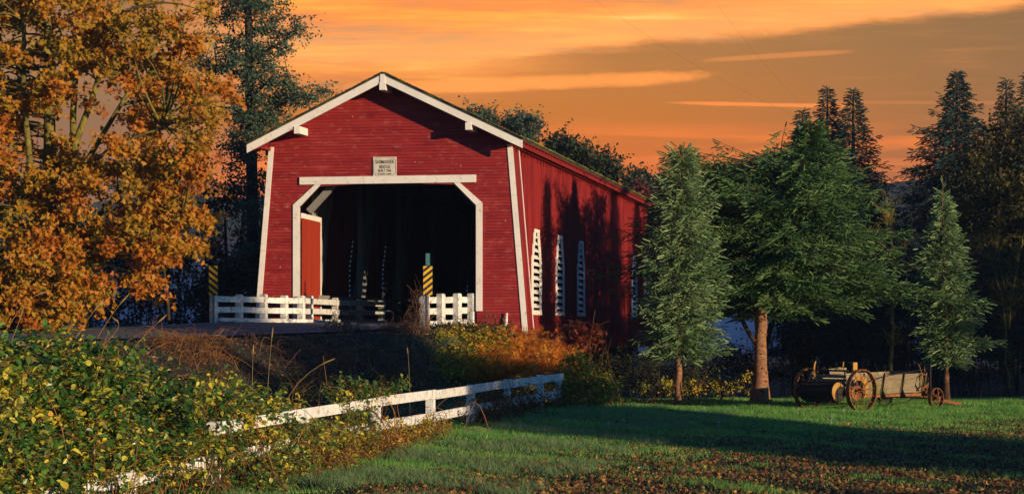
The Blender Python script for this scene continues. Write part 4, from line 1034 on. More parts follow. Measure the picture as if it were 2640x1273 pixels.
leafy('maple_tree', 'large gold and orange bigleaf tree at the far left beside the road', 'tree', mb_,
      [mlimb((150, 860, .34), (148, 780, .28), (138, 640, .24), (128, 480, .21), (128, 300, .17), (124, 120, .13), (120, -60, .08)),
       mlimb((148, 780, .2), (185, 640, .15), (192, 480, .12), (188, 300, .10), (200, 130, .08), (215, -40, .05)),
       mlimb((145, 690, .2, -1), (112, 560, .14, -1), (78, 430, .10, -1.5), (60, 240, .08, -1.5), (62, 60, .06, -2)),
       mlimb((150, 700, .17, -.5), (196, 365, .11, -1), (236, 260, .09, -1.2), (282, 110, .07, -1.5), (320, -20, .04, -1.5)),
       mlimb((165, 620, .12, -1), (240, 420, .07, -1.5), (300, 370, .05, -2), (420, 330, .04, -2.5)),
       mlimb((160, 600, .13, -.5), (215, 430, .09, -.5), (330, 240, .06, 0), (440, 150, .04, 0)),
       mlimb((155, 700, .12, 1), (250, 560, .08, 1), (370, 430, .06, .5), (480, 440, .04, 0)),
       mlimb((150, 760, .12), (230, 690, .09, -.5), (330, 600, .06, -1), (470, 560, .04, -1)),
       mlimb((140, 700, .14, -2), (70, 540, .10, -2), (0, 450, .07, -2), (-60, 380, .05, -2)),
       mlimb((60, 860, .16, -1), (100, 740, .14, -1), (135, 660, .12, -1))],
      mcl, .42, 108, .145, 'maple', gold_leaf, moss_bark, twig_r=.010, droop=-.9, nb=(.35, -.6, .45), br=.035)
YT = 79.0
tcl = px_clumps([([(560, -30), (715, -30), (735, 40), (790, 60), (775, 95), (725, 110), (750, 140), (700, 165), (640, 170), (545, 130), (530, 60)], 118),
                 ([(480, 130), (560, 110), (700, 160), (760, 190), (740, 215), (600, 210), (540, 190), (490, 170)], 58),
                 ([(600, 215), (720, 200), (810, 215), (850, 235), (800, 265), (720, 290), (690, 330), (600, 320), (580, 260)], 74),
                 ([(590, 290), (720, 290), (690, 350), (640, 400), (575, 390), (590, 350)], 56),
                 ([(580, 400), (650, 390), (660, 470), (600, 460)], 16), ([(610, 460), (690, 440), (690, 640), (640, 660), (610, 560)], 40), ([(610, 640), (700, 640), (700, 830), (620, 830)], 40)], YT-2.2, YT+2.2, [(600, 215, 30, 14), (690, 235, 25, 10), (560, 250, 40, 26)])
def tl(*p): return limb(p, YT)
leafy('cottonwood_tree', 'tall dusky green broadleaf tree with dark trunk rising behind the left eave', 'tree', base_at(655, YT),
      [tl((655, 860, .28), (652, 600, .24), (648, 380, .22), (643, 200, .19), (641, 60, .15), (638, -60, .11)),
       tl((642, 215, .10), (610, 185, .07), (560, 178, .05), (500, 160, .03)), tl((646, 330, .08), (690, 290, .05), (760, 250, .03), (835, 235, .02)), tl((642, 160, .07), (690, 130, .05), (760, 90, .03)),
       tl((648, 300, .07), (600, 280, .05), (560, 275, .03)), tl((645, 255, .07), (700, 200, .05), (755, 195, .02))],
      tcl, .42, 50, .12, 'oval', teal_leaf, dark_bark, br=.018, twig_r=.006, flat=.36, extra_twigs=6)
YR = 84.0
leafy('red_maple', 'dark red autumn maple in shade between the gold tree and the portal', 'tree', base_at(590, YR),
      [limb([(590, 860, .1), (585, 700, .08), (580, 560, .05), (590, 490, .03)], YR), limb([(610, 860, .08), (615, 700, .06), (625, 560, .03)], YR)],
      px_clumps([([(530, 480), (650, 470), (650, 640), (640, 800), (540, 800), (520, 600)], 75)], YR-1.5, YR+2, [(575, 600, 22, 34), (620, 560, 16, 24), (560, 540, 14, 16), (600, 660, 18, 18)]), .50, 42, .16, 'maple', rust_leaf, dark_bark, br=.02)
# trees showing over the roof
YB_ = 128.0
for lab, xs, poly, n, lm, Y, sz in (
    ('first tree top showing over the roof, nearest the ridge', [1225, 1250], [(1165, 275), (1200, 278), (1230, 275), (1262, 292), (1295, 310), (1300, 350), (1250, 335)], 30, teal_leaf, 128, .20),
    ('bushy round tree top over the roof above the right eave', [1330, 1360, 1385], [(1295, 320), (1335, 285), (1365, 290), (1395, 305), (1395, 345), (1370, 400), (1320, 365)], 60, teal_leaf, 128, .20),
    ('dark leafy tree top halfway down the long roof line', [1440, 1470, 1500], [(1410, 400), (1420, 358), (1450, 350), (1480, 370), (1510, 380), (1530, 410), (1500, 440), (1450, 415)], 60, dark_leaf, 118, .22),
    ('dark leafy tree top near the far end of the roof line', [1560, 1590], [(1510, 440), (1540, 395), (1590, 405), (1600, 440), (1590, 470), (1620, 500), (1580, 490)], 46, dark_leaf, 118, .22)):
    b = base_at(xs[0], Y); lims = [limb([(xs[0], 880, .18), (x_, 560, .12), (x_, 440, .06), (x_+5, min(p[1] for p in poly)+18, .02)], Y) for x_ in xs]
    leafy('roadside_tree', lab, 'tree', b, lims, px_clumps([(poly, n)], Y-2, Y+2), .62, 46, sz, 'oval', lm, dark_bark, br=.02, flat=.8, group='tree tops over the bridge roof')
# dusky treeline far behind the slim spruce
for lab, xc, yt, w, Y, lm in (('distant dark round tree left of the slim spruce top', 1665, 446, 55, 210, dark_leaf), ('distant tree coloured rust as a sunlit patch under the dark round one', 1652, 486, 42, 190, rust_leaf), ('distant dark tree right of the slim spruce top', 1838, 452, 60, 215, dark_leaf)):  # rust leaf colour stands in for sunlight on the far trees
    poly = [(xc-w, yt+60), (xc-w*.9, yt+22), (xc-w*.3, yt), (xc+w*.4, yt+2), (xc+w, yt+25), (xc+w, yt+90), (xc-w, yt+90)]
    leafy('distant_tree', lab, 'tree', base_at(xc, Y), [limb([(xc, 880, .3), (xc, 600, .2), (xc, yt+30, .08)], Y)], px_clumps([(poly, 70)], Y-4, Y+4), 1.0, 40, .42, 'oval', lm, dark_bark, br=.03)
# tall dark broadleaf at the right edge, and thicket behind the wagon
YE_ = 88.0
leafy('broadleaf_tree', 'dark broadleaf tree flecked with yellow leaves at the right edge', 'tree', base_at(2590, YE_),
      [limb([(2590, 960, .25), (2580, 760, .2), (2570, 560, .14), (2580, 400, .08), (2600, 330, .04)], YE_), limb([(2600, 900, .15), (2530, 700, .1), (2490, 540, .06), (2480, 430, .03)], YE_), limb([(2595, 860, .15), (2650, 640, .1), (2690, 450, .05)], YE_)],
      px_clumps([([(2440, 520), (2480, 400), (2560, 330), (2620, 290), (2720, 280), (2720, 700), (2480, 660)], 230)], YE_-2.5, YE_+3), .62, 56, .17, 'oval', olive_leaf, dark_bark, br=.02)
def thicket(name, label, poly, n, Y0, Y1, leaf, sz, nl, cr=.5, stems=8, shape='oval', bark=dark_bark, brr=.012, group=None, gaps=(), **kk):
    xs = [p[0] for p in poly]; yb = max(p[1] for p in poly); yt = min(p[1] for p in poly); Yc = (Y0+Y1)/2; lim = []
    for k in range(stems):
        x0 = random.uniform(min(xs), max(xs)); xm = (min(xs)+max(xs))/2; x0 = xm+(x0-xm)*.8; Y = random.uniform(Y0, Y1)
        b = base_at(x0, Y); t = P(x0+random.uniform(-30, 30), yt+(yb-yt)*random.uniform(.15, .5), Y); mid = (b+t)/2+RS.normal(0, .1, 3); lim.append(([b, mid, t], [.03, .022, .01]))
    return leafy(name, label, 'shrub', base_at((min(xs)+max(xs))/2, Yc), lim, px_clumps([(poly, n)], Y0, Y1, gaps), cr, nl, sz, shape, leaf, bark, br=brr, trunk_n=6, limb_name='stems', group=group, **kk)
thicket('shrub_thicket', 'dark tangled thicket at the right edge below the broadleaf tree', [(2455, 640), (2560, 620), (2720, 640), (2720, 985), (2480, 985), (2440, 860)], 150, 80, 86, olive_leaf, .12, 40, .6, 26)
thicket('shrub_thicket', 'dark thicket behind the small spruce and the wagon front', [(2300, 700), (2380, 660), (2480, 700), (2500, 985), (2300, 975)], 110, 80, 85, dark_leaf, .12, 44, .55, 16)
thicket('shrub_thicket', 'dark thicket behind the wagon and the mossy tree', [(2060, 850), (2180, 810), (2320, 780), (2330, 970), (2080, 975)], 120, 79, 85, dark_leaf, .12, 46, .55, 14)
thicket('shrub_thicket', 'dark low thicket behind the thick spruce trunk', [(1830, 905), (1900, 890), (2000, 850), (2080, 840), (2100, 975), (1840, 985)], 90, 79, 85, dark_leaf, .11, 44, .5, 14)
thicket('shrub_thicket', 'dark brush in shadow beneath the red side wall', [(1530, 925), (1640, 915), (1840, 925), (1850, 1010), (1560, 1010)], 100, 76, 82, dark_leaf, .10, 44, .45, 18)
thicket('low_weeds', 'low sunlit green weeds around the foot of the thick spruce', [(1640, 1000), (1700, 985), (1880, 975), (1925, 960), (1935, 1010), (1780, 1018), (1640, 1025)], 36, 72.5, 74.5, yellow_weed, .09, 36, .22, 10, brr=.004)
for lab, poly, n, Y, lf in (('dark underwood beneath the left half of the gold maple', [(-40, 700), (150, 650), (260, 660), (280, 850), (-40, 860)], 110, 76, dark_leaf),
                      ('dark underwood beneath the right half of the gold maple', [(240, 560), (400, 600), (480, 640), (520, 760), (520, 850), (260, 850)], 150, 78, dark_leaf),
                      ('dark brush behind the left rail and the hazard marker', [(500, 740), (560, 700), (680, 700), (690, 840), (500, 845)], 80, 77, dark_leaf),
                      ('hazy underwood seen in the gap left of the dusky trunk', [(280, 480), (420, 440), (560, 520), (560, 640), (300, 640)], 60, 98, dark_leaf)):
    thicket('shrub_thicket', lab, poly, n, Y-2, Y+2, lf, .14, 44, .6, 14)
# thin pale trunks in the dark wood
for lab, pts in (('thin leaning trunk in the dark wood under the maple', [(238, 850), (232, 770), (226, 700)]), ('thin bare trunk under the right side of the gold maple', [(440, 840), (432, 760), (420, 680)])):
    m = MB(); q = [P(x, y, 71) for x, y in pts]; q[0][2] = gz(q[0][0], 71)-.1; m.tube(q, [.055, .05, .04], 8); t_ = m.build('young_tree', dark_bark, None, tuple(q[0])); tag(t_, lab, 'tree')
# mossy bare tree
YO = 77.0
def bare_tree(name, label, base, limbs, r, material, twigs=120, tl_=.3, seed=3, tuft=None, grp=None):
    root = empty(name, tuple(base), 0, label, 'tree', grp); m = MB(); rs = np.random.RandomState(seed); S = []; Dn = []
    for pts, rad in limbs:
        pts = np.array(pts); t = np.linspace(0, len(pts)-1, len(pts)*5); q = np.stack([np.interp(t, range(len(pts)), pts[:, i]) for i in range(3)], 1); q[1:-1] += rs.normal(0, .03, (len(q)-2, 3))
        m.tube(q, np.interp(t, range(len(pts)), rad), 9); k = len(q)//3 if limbs[0][0] is pts else 1; S.append(q[k:])
    S = np.concatenate(S); P0 = S[rs.randint(0, len(S), twigs)]; D = rs.normal(0, 1, (twigs, 3))*np.array((1, 1, .7))+np.array((0, 0, .5)); D /= np.linalg.norm(D, axis=1)[:, None]
    P1 = P0+D*(tl_*rs.uniform(.4, 1.4, twigs))[:, None]; stick_batch(m, P0, P1, .012, .006, 4)
    for _ in range(2):
        i = rs.randint(0, len(P1), twigs*2); Q0 = P1[i]*1.0; D = rs.normal(0, 1, (twigs*2, 3))+np.array((0, 0, .35)); D /= np.linalg.norm(D, axis=1)[:, None]
        Q1 = Q0+D*(tl_*.6*rs.uniform(.4, 1.3, twigs*2))[:, None]; stick_batch(m, Q0, Q1, .008, .003, 3); P1 = Q1
    m.build('trunk', material, root, tuple(base), smooth=True).location = (0, 0, 0)
    if tuft is not None:
        l = MB(); n = tuft[1]; i = rs.randint(0, len(P1), n); l.inst(*LEAF['oval'], P1[i]+rs.normal(0, .05, (n, 3)), rots(n, (0, -.3, .4), 1, (0, 0, 0)), rs.uniform(.6, 1.2, n)*tuft[2], rs.uniform(0, 1, n)); l.build('lichen', tuft[0], root, tuple(base)).location = (0, 0, 0)
    return root
ob = lambda *p: limb(p, YO)
lichen_m = mat('yellow lichen and leaves', [(0, (.16, .13, .02)), (1, (.42, .33, .06))], .8, .2, 6, rough=1, trans=.2)
pale_moss = mat('pale mossy bark', [(0, (.10, .07, .03)), (.5, (.28, .22, .09)), (1, (.45, .37, .15))], .5, .5, 7, rough=1, bump=.6)
bare_tree('mossy_tree', 'thin bare mossy tree with twisted yellow limbs behind the wagon', base_at(2296, YO),
    [ob((2296, 1000, .10), (2298, 900, .085), (2302, 800, .08), (2306, 740, .075), (2300, 660, .06), (2293, 590, .05)), ob((2293, 590, .05), (2285, 560, .04), (2262, 535, .03), (2245, 520, .02)), ob((2293, 590, .05), (2296, 560, .04), (2310, 525, .03), (2330, 500, .02), (2360, 485, .012)), ob((2290, 600, .04), (2282, 570, .03), (2286, 530, .02), (2280, 495, .012)), ob((2302, 690, .04), (2330, 660, .03), (2345, 620, .02), (2352, 560, .012)), ob((2304, 720, .04), (2335, 700, .03), (2365, 690, .02)), ob((2300, 650, .04), (2270, 630, .03), (2250, 600, .02))],
    .1, pale_moss, 110, .34, 4, (lichen_m, 1300, .07))
ob2 = lambda *p: limb(p, 80.5)
bare_tree('bare_shrub_tree', 'leafless twiggy bush rising right of the mossy tree', base_at(2340, 80.5), [ob2((2340, 990, .06), (2345, 760, .04), (2352, 640, .03), (2372, 560, .02), (2392, 500, .01)), ob2((2345, 760, .03), (2330, 680, .02), (2345, 600, .01)), ob2((2350, 700, .03), (2378, 640, .02), (2402, 600, .01))], .05, dry_mat, 90, .4, 9)
ob3 = lambda *p: limb(p, 79)
bare_tree('bare_shrub_tree', 'brown twiggy bare bush at the right edge in front of the thicket', base_at(2600, 79), [ob3((2600, 1000, .06), (2590, 800, .045), (2560, 680, .03), (2520, 620, .015)), ob3((2600, 850, .04), (2620, 700, .03), (2640, 600, .015)), ob3((2595, 800, .03), (2640, 760, .02), (2680, 720, .01)), ob3((2590, 760, .03), (2570, 640, .02), (2580, 560, .01))], .05, moss_bark, 260, .42, 11, (lichen_m, 500, .06))

# ------------------------------------------------------------------ brambles, shrubs, weeds on the bank
def hump(px, py, Y): return P(px, py, Y)
def bramble(name, label, poly, n, Yf, cr, nl, sz, leaf, spread=1.0, seed=1, shape='oval', canes=60, cat='bramble bush', nb=(.05, -.15, 1.3), group=None, caneh=.5, tint_rng=(0, 1), mat_c=None):
    """a mass of leaves whose canes arch up from the ground below each clump; Yf(px, py) gives the distance"""
    pts = sample_poly(poly, n); C = []
    for x, y in pts:
        Y = Yf(x, y)+random.uniform(-spread, spread); c = P(x, y, Y); g = gz(c[0], c[1]); c[2] = max(c[2], g+.04); C.append(c)
    C = np.array(C); b = np.array((C[:, 0].mean(), C[:, 1].mean(), 0)); b[2] = gz(b[0], b[1]); root = empty(name, tuple(b), 0, label, cat, group)
    w = MB(); rs = np.random.RandomState(seed)
    for i in rs.randint(0, len(C), canes):
        c = C[i]; g = gz(c[0], c[1]); s = c+np.array((rs.normal(0, .4), rs.normal(0, .4), 0)); s[2] = gz(s[0], s[1])-.02
        e = c+rs.normal(0, .25, 3); w.tube(curve_pts(s, e, (rs.normal(0, .1), rs.normal(0, .1), .15+.2*rs.rand()*caneh), 6), np.linspace(.009, .004, 6), 4, cap=False)
    k = 4; e = np.repeat(C, k, 0)+rs.normal(0, 1, (len(C)*k, 3))*cr*np.array((1, 1, .6)); stick_batch(w, np.repeat(C, k, 0), e, .005, .002)
    idx = rs.randint(0, len(e), n*nl); t = rs.uniform(0, 1, (n*nl, 1)); LP = np.repeat(C, k, 0)[idx]*(1-t)+e[idx]*t+rs.normal(0, cr*.25, (n*nl, 3))
    zg = ground_z(LP[:, 0], LP[:, 1]); LP[:, 2] = np.maximum(LP[:, 2], zg+.01)
    cb_ = np.repeat(rs.uniform(0, 1, len(C)), k)[idx]; ti = np.clip(.5*cb_+.5*rs.uniform(0, 1, len(LP)), 0, 1)*(tint_rng[1]-tint_rng[0])+tint_rng[0]
    l = MB(); l.inst(*LEAF[shape], LP, rots(len(LP), nb, .8, (0, -.2, -.35), 1.0), (.45+1.15*rs.beta(1.6, 2.4, len(LP)))*sz*1.1, ti)
    w.build('canes', mat_c or dry_mat, root, tuple(b)).location = (0, 0, 0); l.build('foliage', leaf, root, tuple(b)).location = (0, 0, 0)
    return root
FY = lambda px: 11.9/(.235-(min(px, 1440)-CX)/FX)       # distance of the fence under a pixel column
# the great bramble mass at lower left: behind and over the fence, then lower growth in front of it
top_edge = [(-60, 880), (60, 882), (180, 880), (300, 895), (345, 925), (380, 962), (470, 985), (520, 1010), (590, 968), (640, 985), (690, 1030), (760, 1062), (790, 1080)]
bm1 = top_edge+[(770, 1110), (640, 1140), (560, 1180), (400, 1200), (200, 1240), (-60, 1285)]
def YB1(x, y):
    ye = np.interp(x, [p[0] for p in top_edge], [p[1] for p in top_edge]); f = min(1, max(0, (y-ye)/(1270-ye))); return FY(x)+2.6*(1-f)**1.5-.30
bramble('bramble_bush', 'huge green bramble mass spilling over the near end of the fence', bm1, 470, YB1, .26, 62, .098, bramble_leaf, .45, 2, canes=160)
bm2 = [(-60, 1100), (200, 1080), (330, 1100), (420, 1180), (560, 1150), (660, 1160), (700, 1200), (730, 1290), (-60, 1290)]
bramble('bramble_bush', 'bramble leaves hanging in front of the fence at the bottom left', bm2, 62, lambda x, y: FY(x)-.5-.5*max(0, (y-1150)/120), .22, 30, .080, bramble_leaf, .25, 3, canes=60)
bramble('bramble_bush', 'green brambles swallowing the fence where its top plank disappears', [(480, 1010), (560, 985), (660, 1000), (760, 1040), (800, 1075), (770, 1130), (680, 1170), (560, 1190), (470, 1130)], 48, lambda x, y: FY(x)-.35, .22, 46, .095, bramble_leaf, .4, 22, canes=60)
bm3 = [(845, 985), (900, 978), (960, 990), (1040, 985), (1045, 1000), (980, 1012), (960, 1060), (900, 1080), (860, 1040)]
bramble('bramble_bush', 'green bramble tuft climbing over the fence top near its middle', bm3, 46, lambda x, y: FY(x)-.15, .16, 24, .085, bramble_leaf, .25, 4, canes=26)
bramble('bramble_bush', 'brown and green brambles under the middle of the fence', [(700, 1120), (800, 1090), (900, 1070), (960, 1075), (980, 1120), (880, 1180), (760, 1260), (700, 1290), (640, 1240)], 120, lambda x, y: FY(x)-.6-(y-1080)/110, .22, 34, .08, bramble_leaf, .25, 5, canes=80, tint_rng=(.15, 1))
bramble('dry_brush', 'gold brown brush along the foot of the fence', [(760, 1230), (860, 1170), (980, 1110), (1100, 1085), (1180, 1080), (1140, 1140), (1000, 1180), (860, 1250)], 110, lambda x, y: FY(x)-.7-(y-1100)/120, .20, 36, .06, yellow_weed, .25, 6, canes=260, cat='dry brush', tint_rng=(.3, 1))
bramble('dry_brush', 'dark dry grassy brush around the far end of the fence', [(1180, 1040), (1300, 1000), (1400, 985), (1480, 1000), (1520, 1040), (1440, 1070), (1280, 1090), (1190, 1090)], 90, lambda x, y: FY(x)-.5-(y-1040)/70, .22, 26, .055, dark_leaf, .25, 7, canes=420, cat='dry brush', caneh=1.2)
# bank growth under the portal corner
YBK = lambda x, y: np.interp(y, [800, 860, 940, 1010, 1040], [66.5, 64, 59.5, 56.5, 55.5])
bramble('autumn_ferns', 'glowing orange and yellow ferns on the bank below the portal corner', [(1300, 860), (1360, 855), (1420, 880), (1470, 900), (1480, 960), (1440, 1000), (1400, 960), (1240, 960), (1200, 960), (1250, 900)], 150, YBK, .28, 22, .23, orange_leaf, .5, 8, shape='frond', canes=80, cat='fern clump')
bramble('leafy_weeds', 'yellow green weeds on the bank left of the orange ferns', [(1130, 870), (1180, 845), (1300, 850), (1330, 900), (1260, 960), (1150, 975), (1100, 930)], 140, YBK, .26, 40, .085, yellow_weed, .4, 9, canes=110, cat='weeds')
bramble('leafy_weeds', 'dark green weeds at the crest of the bank below the right rail', [(1100, 850), (1200, 835), (1300, 838), (1330, 855), (1230, 880), (1110, 885)], 70, lambda x, y: YBK(x, y)+.6, .22, 36, .075, dark_leaf, .4, 10, canes=60, cat='weeds')
bramble('green_bush', 'rounded green bush at the right end of the bank', [(1440, 950), (1480, 910), (1530, 930), (1575, 985), (1590, 1030), (1540, 1050), (1470, 1040), (1430, 1000)], 110, lambda x, y: 57.5-(y-930)/60, .26, 40, .085, yellow_weed, .4, 11, canes=60, cat='bush', tint_rng=(0, .62))
bramble('red_leaf_shrub', 'sparse shrub of rusty red leaves against the side wall', [(1410, 850), (1450, 835), (1500, 830), (1560, 850), (1550, 880), (1500, 910), (1430, 900)], 34, lambda x, y: 63.5, .22, 9, .16, rust_leaf, .6, 12, shape='maple', canes=40, cat='shrub', tint_rng=(.4, 1))
brown = mat('dark brown dead weeds', [(0, (.035, .018, .014)), (.6, (.09, .045, .030)), (1, (.24, .13, .08))], .9, .1, 3, rough=.9)
bramble('dead_weeds', 'tall dead brown weeds beside the left post of the right rail', [(1030, 850), (1060, 790), (1070, 745), (1090, 745), (1085, 800), (1100, 860), (1010, 880), (980, 870), (1010, 820)], 60, lambda x, y: 62.6, .16, 34, .035, brown, .3, 13, canes=120, cat='weeds', shape='fine', mat_c=brown)
bramble('dead_weeds', 'grey brown twiggy weeds standing before the dark opening', [(850, 850), (870, 800), (920, 790), (930, 830), (900, 870), (830, 880)], 34, lambda x, y: 61.4, .16, 26, .03, brown, .3, 14, canes=90, cat='weeds', shape='fine', mat_c=brown)
bramble('dead_weeds', 'russet dry weeds along the road edge left of the dark bank', [(370, 910), (430, 890), (500, 880), (560, 872), (600, 885), (620, 940), (540, 990), (440, 960), (380, 940)], 120, lambda x, y: np.interp(y, [830, 990], [57, 51]), .22, 30, .045, dry_mat, .5, 15, canes=240, cat='weeds', shape='fine')
bramble('dead_weeds', 'dark brown dry weeds over the middle of the bank', [(620, 900), (760, 920), (1000, 880), (1120, 900), (1100, 960), (950, 985), (780, 990), (640, 970)], 170, lambda x, y: np.interp(y, [860, 990], [60, 54]), .22, 30, .05, brown, .4, 16, canes=300, cat='weeds', shape='fine', mat_c=brown)
bramble('leafy_weeds', 'rusty leafed vines at the foot of the bank behind the fence', [(640, 960), (760, 970), (900, 970), (1100, 960), (1140, 1000), (900, 1020), (760, 1030), (680, 1000)], 100, lambda x, y: np.interp(y, [960, 1030], [54, 48]), .2, 26, .08, dark_leaf, .4, 17, canes=90, cat='weeds', tint_rng=(.2, 1))
# teasels
t0 = None
for i, (px, pt, pb) in enumerate(((1250, 805, 860), (1262, 812, 870), (1272, 800, 870), (1286, 806, 872), (1300, 828, 880), (1256, 822, 870), (1318, 836, 885), (1270, 850, 920))):
    b = P(px, pb, 64.8); t = P(px+3, pt, 64.8); H = t[2]-b[2]
    if t0 is None:
        t0 = empty('teasel', tuple(b), 0); m = MB(); m.tube([(0, 0, -.3), (.01, 0, H*.5), (.03, 0, H)], [.008, .007, .005], 5); m.tube([(.01, 0, H*.5), (.1, 0, H*.72)], [.005, .004], 5); m.build('stem', brown, t0)
        m = MB(); m.tube([(.03, 0, H-.05), (.03, 0, H), (.03, 0, H+.05), (.03, 0, H+.09)], [.012, .034, .030, .008], 8); m.build('seed_head', brown, t0); r_ = t0
    else:
        r_ = t0.copy(); scene.collection.objects.link(r_)
        for ch in [c for c in t0.children]: c = ch.copy(); scene.collection.objects.link(c); c.parent = r_
        r_.location = tuple(b); r_.rotation_euler = (0, random.uniform(-.08, .08), random.uniform(0, 6))
    tag(r_, 'dark teasel seed head on a thin stalk before the portal siding', 'plant', 'teasels below the portal corner')
# single tall grass stalks
stalks = [(0, 880, 60, 760, 70, 'arched seed stalk at the left edge above the brambles'), (20, 900, 45, 845, 34, 'short bent seed stalk at the left edge'), (190, 880, 225, 820, 258, 'seed stalk left of the road bend'), (240, 890, 290, 800, 325, 'long leaning seed stalk over the left of the road'), (255, 895, 330, 838, 293, 'thin stalk leaning before the road'), (340, 900, 390, 845, 422, 'arched seed head stalk in front of the road'), (690, 1000, 697, 900, 702, 'upright pale stalk in front of the dark bank'), (650, 990, 651, 930, 652, 'short brown stalk on the dark bank'), (745, 1020, 790, 950, 855, 'long arching grass stem over the fence'), (1056, 1000, 1054, 920, 1052, 'thin upright stalk near the fence middle')]
ends = [(120, 752), (58, 800), (258, 782), (328, 763), (295, 822), (424, 816), (703, 850), (653, 895), (858, 926), (1050, 900)]
for (bx, by, mx_, my, ex_, lb), (ex2, ey) in zip(stalks, ends):
    Y = FY(max(bx, 60))+2.2; q0, q1, q2 = P(bx, by, Y), P(mx_, my, Y), P(ex2, ey, Y); t = np.linspace(0, 1, 9)[:, None]; pts = (1-t)**2*q0+2*t*(1-t)*q1+t**2*q2
    q00 = q0.copy(); q00[2] = gz(q0[0], q0[1]); m = MB(); m.tube(np.concatenate([[q00], pts]), [.006]+list(np.linspace(.006, .003, 9)), 4)
    d = pts[-1]-pts[-3]; d /= np.linalg.norm(d); m.tube([pts[-3], pts[-2]+0*d, pts[-1], pts[-1]+d*.05], [.004, .014, .011, .003], 6)
    o = m.build('grass_stalk', mat('straw', [(0, (.20, .12, .04)), (1, (.42, .28, .10))], .5, .5, 4, rough=.8, trans=.2) if 'straw' not in MATS else MATS['straw'], None, tuple(q00)); tag(o, lb, 'grass stalk', 'single grass stalks')

# ------------------------------------------------------------------ lawn, litter
def grid_pts(n, y0, y1, x0=lambda y: -.27*y-1, x1=lambda y: .265*y+1.5, p=1.0):
    y = y0+(y1-y0)*RS.uniform(0, 1, n)**p; a = RS.uniform(0, 1, n); x = x0(y)+(x1(y)-x0(y))*a; return x, y
def lawn_mask(x, y):
    f = 11.9 # keep right of the fence line
    fx = .235*y-11.9
    return ((x > fx-1.2) | (y > 57)) & ((seg_dist(x, y, NEARS) > 5.5) | (y > 74)) & (y < 79)
bladeV = np.array([(-.5, 0, 0), (.5, 0, 0), (.28, .25, .55), (-.28, .25, .55), (0, .75, 1.0)]); bladeF4 = [(0, 1, 2, 3)]; bladeF3 = [(3, 2, 4)]
def blades(name, label, x, y, h, w, material, lean=.35, tint=None, z=None):
    n = len(x); z = ground_z(x, y) if z is None else z; a = RS.uniform(0, 6.283, n); R = np.zeros((n, 3, 3)); c, s = np.cos(a), np.sin(a)
    R[:, 0, 0] = c; R[:, 0, 1] = -s; R[:, 1, 0] = s; R[:, 1, 1] = c; R[:, 2, 2] = 1
    tl = RS.normal(0, lean, (n, 2)); R[:, 0, 2] = tl[:, 0]; R[:, 1, 2] = tl[:, 1]
    sc_ = np.stack([w*np.ones(n), h*np.ones(n), h*np.ones(n)], 1); m = MB(); pos = np.stack([x, y, z-.004], 1); tint = RS.uniform(0, 1, n) if tint is None else tint
    A = np.einsum('nij,nvj->nvi', R, bladeV[None]*sc_[:, None, :])+pos[:, None, :]
    m.v.append(A.reshape(-1, 3)); m.t.append(np.repeat(tint, 5)); b = (np.arange(n)*5)[:, None, None]
    m.f[4] = [(np.array(bladeF4)[None]+b).reshape(-1, 4)]; m.f[3] = [(np.array(bladeF3)[None]+b).reshape(-1, 3)]; m.n = 5*n
    o = m.build(name, material); return tag(o, label, kind='stuff', cat='grass')
grass_m = mat('lawn grass', [(0, (.045, .13, .040)), (.4, (.12, .35, .065)), (.8, (.33, .56, .11)), (1, (.58, .54, .16))], .5, .5, .8, rough=.6, trans=.3)
x, y = grid_pts(640000, 24, 80, p=.8)
k = lawn_mask(x, y); x, y = x[k], y[k]
fieldness = sstep(37+1.65*x-y+2.2*wob(x, y, .8, 3)+1.5*wob(x, y, 2.6, 1), -2, 6)*(y < 60)   # trampled, leafy ground at lower right
patch = wob(x, y, 1.1, 7)+.6*wob(x, y, 3.1, 2)
keep = RS.uniform(0, 1, len(x)) > np.clip(.90*fieldness, 0, .93)*(patch < .9)
keep &= ~(((x-6.5)**2/9+(y-70)**2/4 < 1) & (RS.uniform(0, 1, len(x)) < .8))
xg, yg = x[keep], y[keep]; hgt = (.055+.05*np.clip(wob(xg, yg, .7, 9), 0, 1.4))*RS.uniform(.6, 1.3, len(xg)); hgt *= np.interp(yg, [30, 75], [.9, 1.25])
blades('grass', 'mown green lawn grass', xg, yg, hgt*1.25, .010*np.interp(yg, [30, 75], [.9, 1.8]), grass_m)
# frosty long tufts along the lawn edge
x, y = grid_pts(3000, 25, 56, x0=lambda y: .235*y-11.9+.8, x1=lambda y: .235*y-11.9+5.2); cx_ = np.repeat(x, 22)+RS.normal(0, .09, len(x)*22); cy_ = np.repeat(y, 22)+RS.normal(0, .09, len(x)*22)
kk_ = np.repeat(wob(x, y, 1.0, 4) > .15, 22); cx_, cy_ = cx_[kk_], cy_[kk_]
tuft_m = mat('pale bent grass tufts', [(0, (.07, .17, .06)), (.6, (.20, .32, .13)), (1, (.42, .42, .18))], .8, .2, 1, rough=.55, trans=.3)
blades('grass', 'pale long bent grass tufts near the fence', cx_, cy_, RS.uniform(.10, .20, len(cx_)), .008, tuft_m, lean=.6)
# grass on the bank and verge
x, y = grid_pts(90000, 46, 72, x0=lambda y: -16+0*y, x1=lambda y: 3+0*y); dn = seg_dist(x, y, NEARS); k = (dn > .7) & (dn < 7.5) & (wob(x, y, 1.6, 6)+.8*(x > -3.5)-1.2*((x < -3.5) & (dn > 1.0)) > .1); x, y = x[k], y[k]
blades('grass', 'rough grass on the road verge and bank', x, y, RS.uniform(.04, .10, len(x))+.12*RS.uniform(0, 1, len(x))*(seg_dist(x, y, NEARS) > 2), .013, tuft_m, lean=.5)
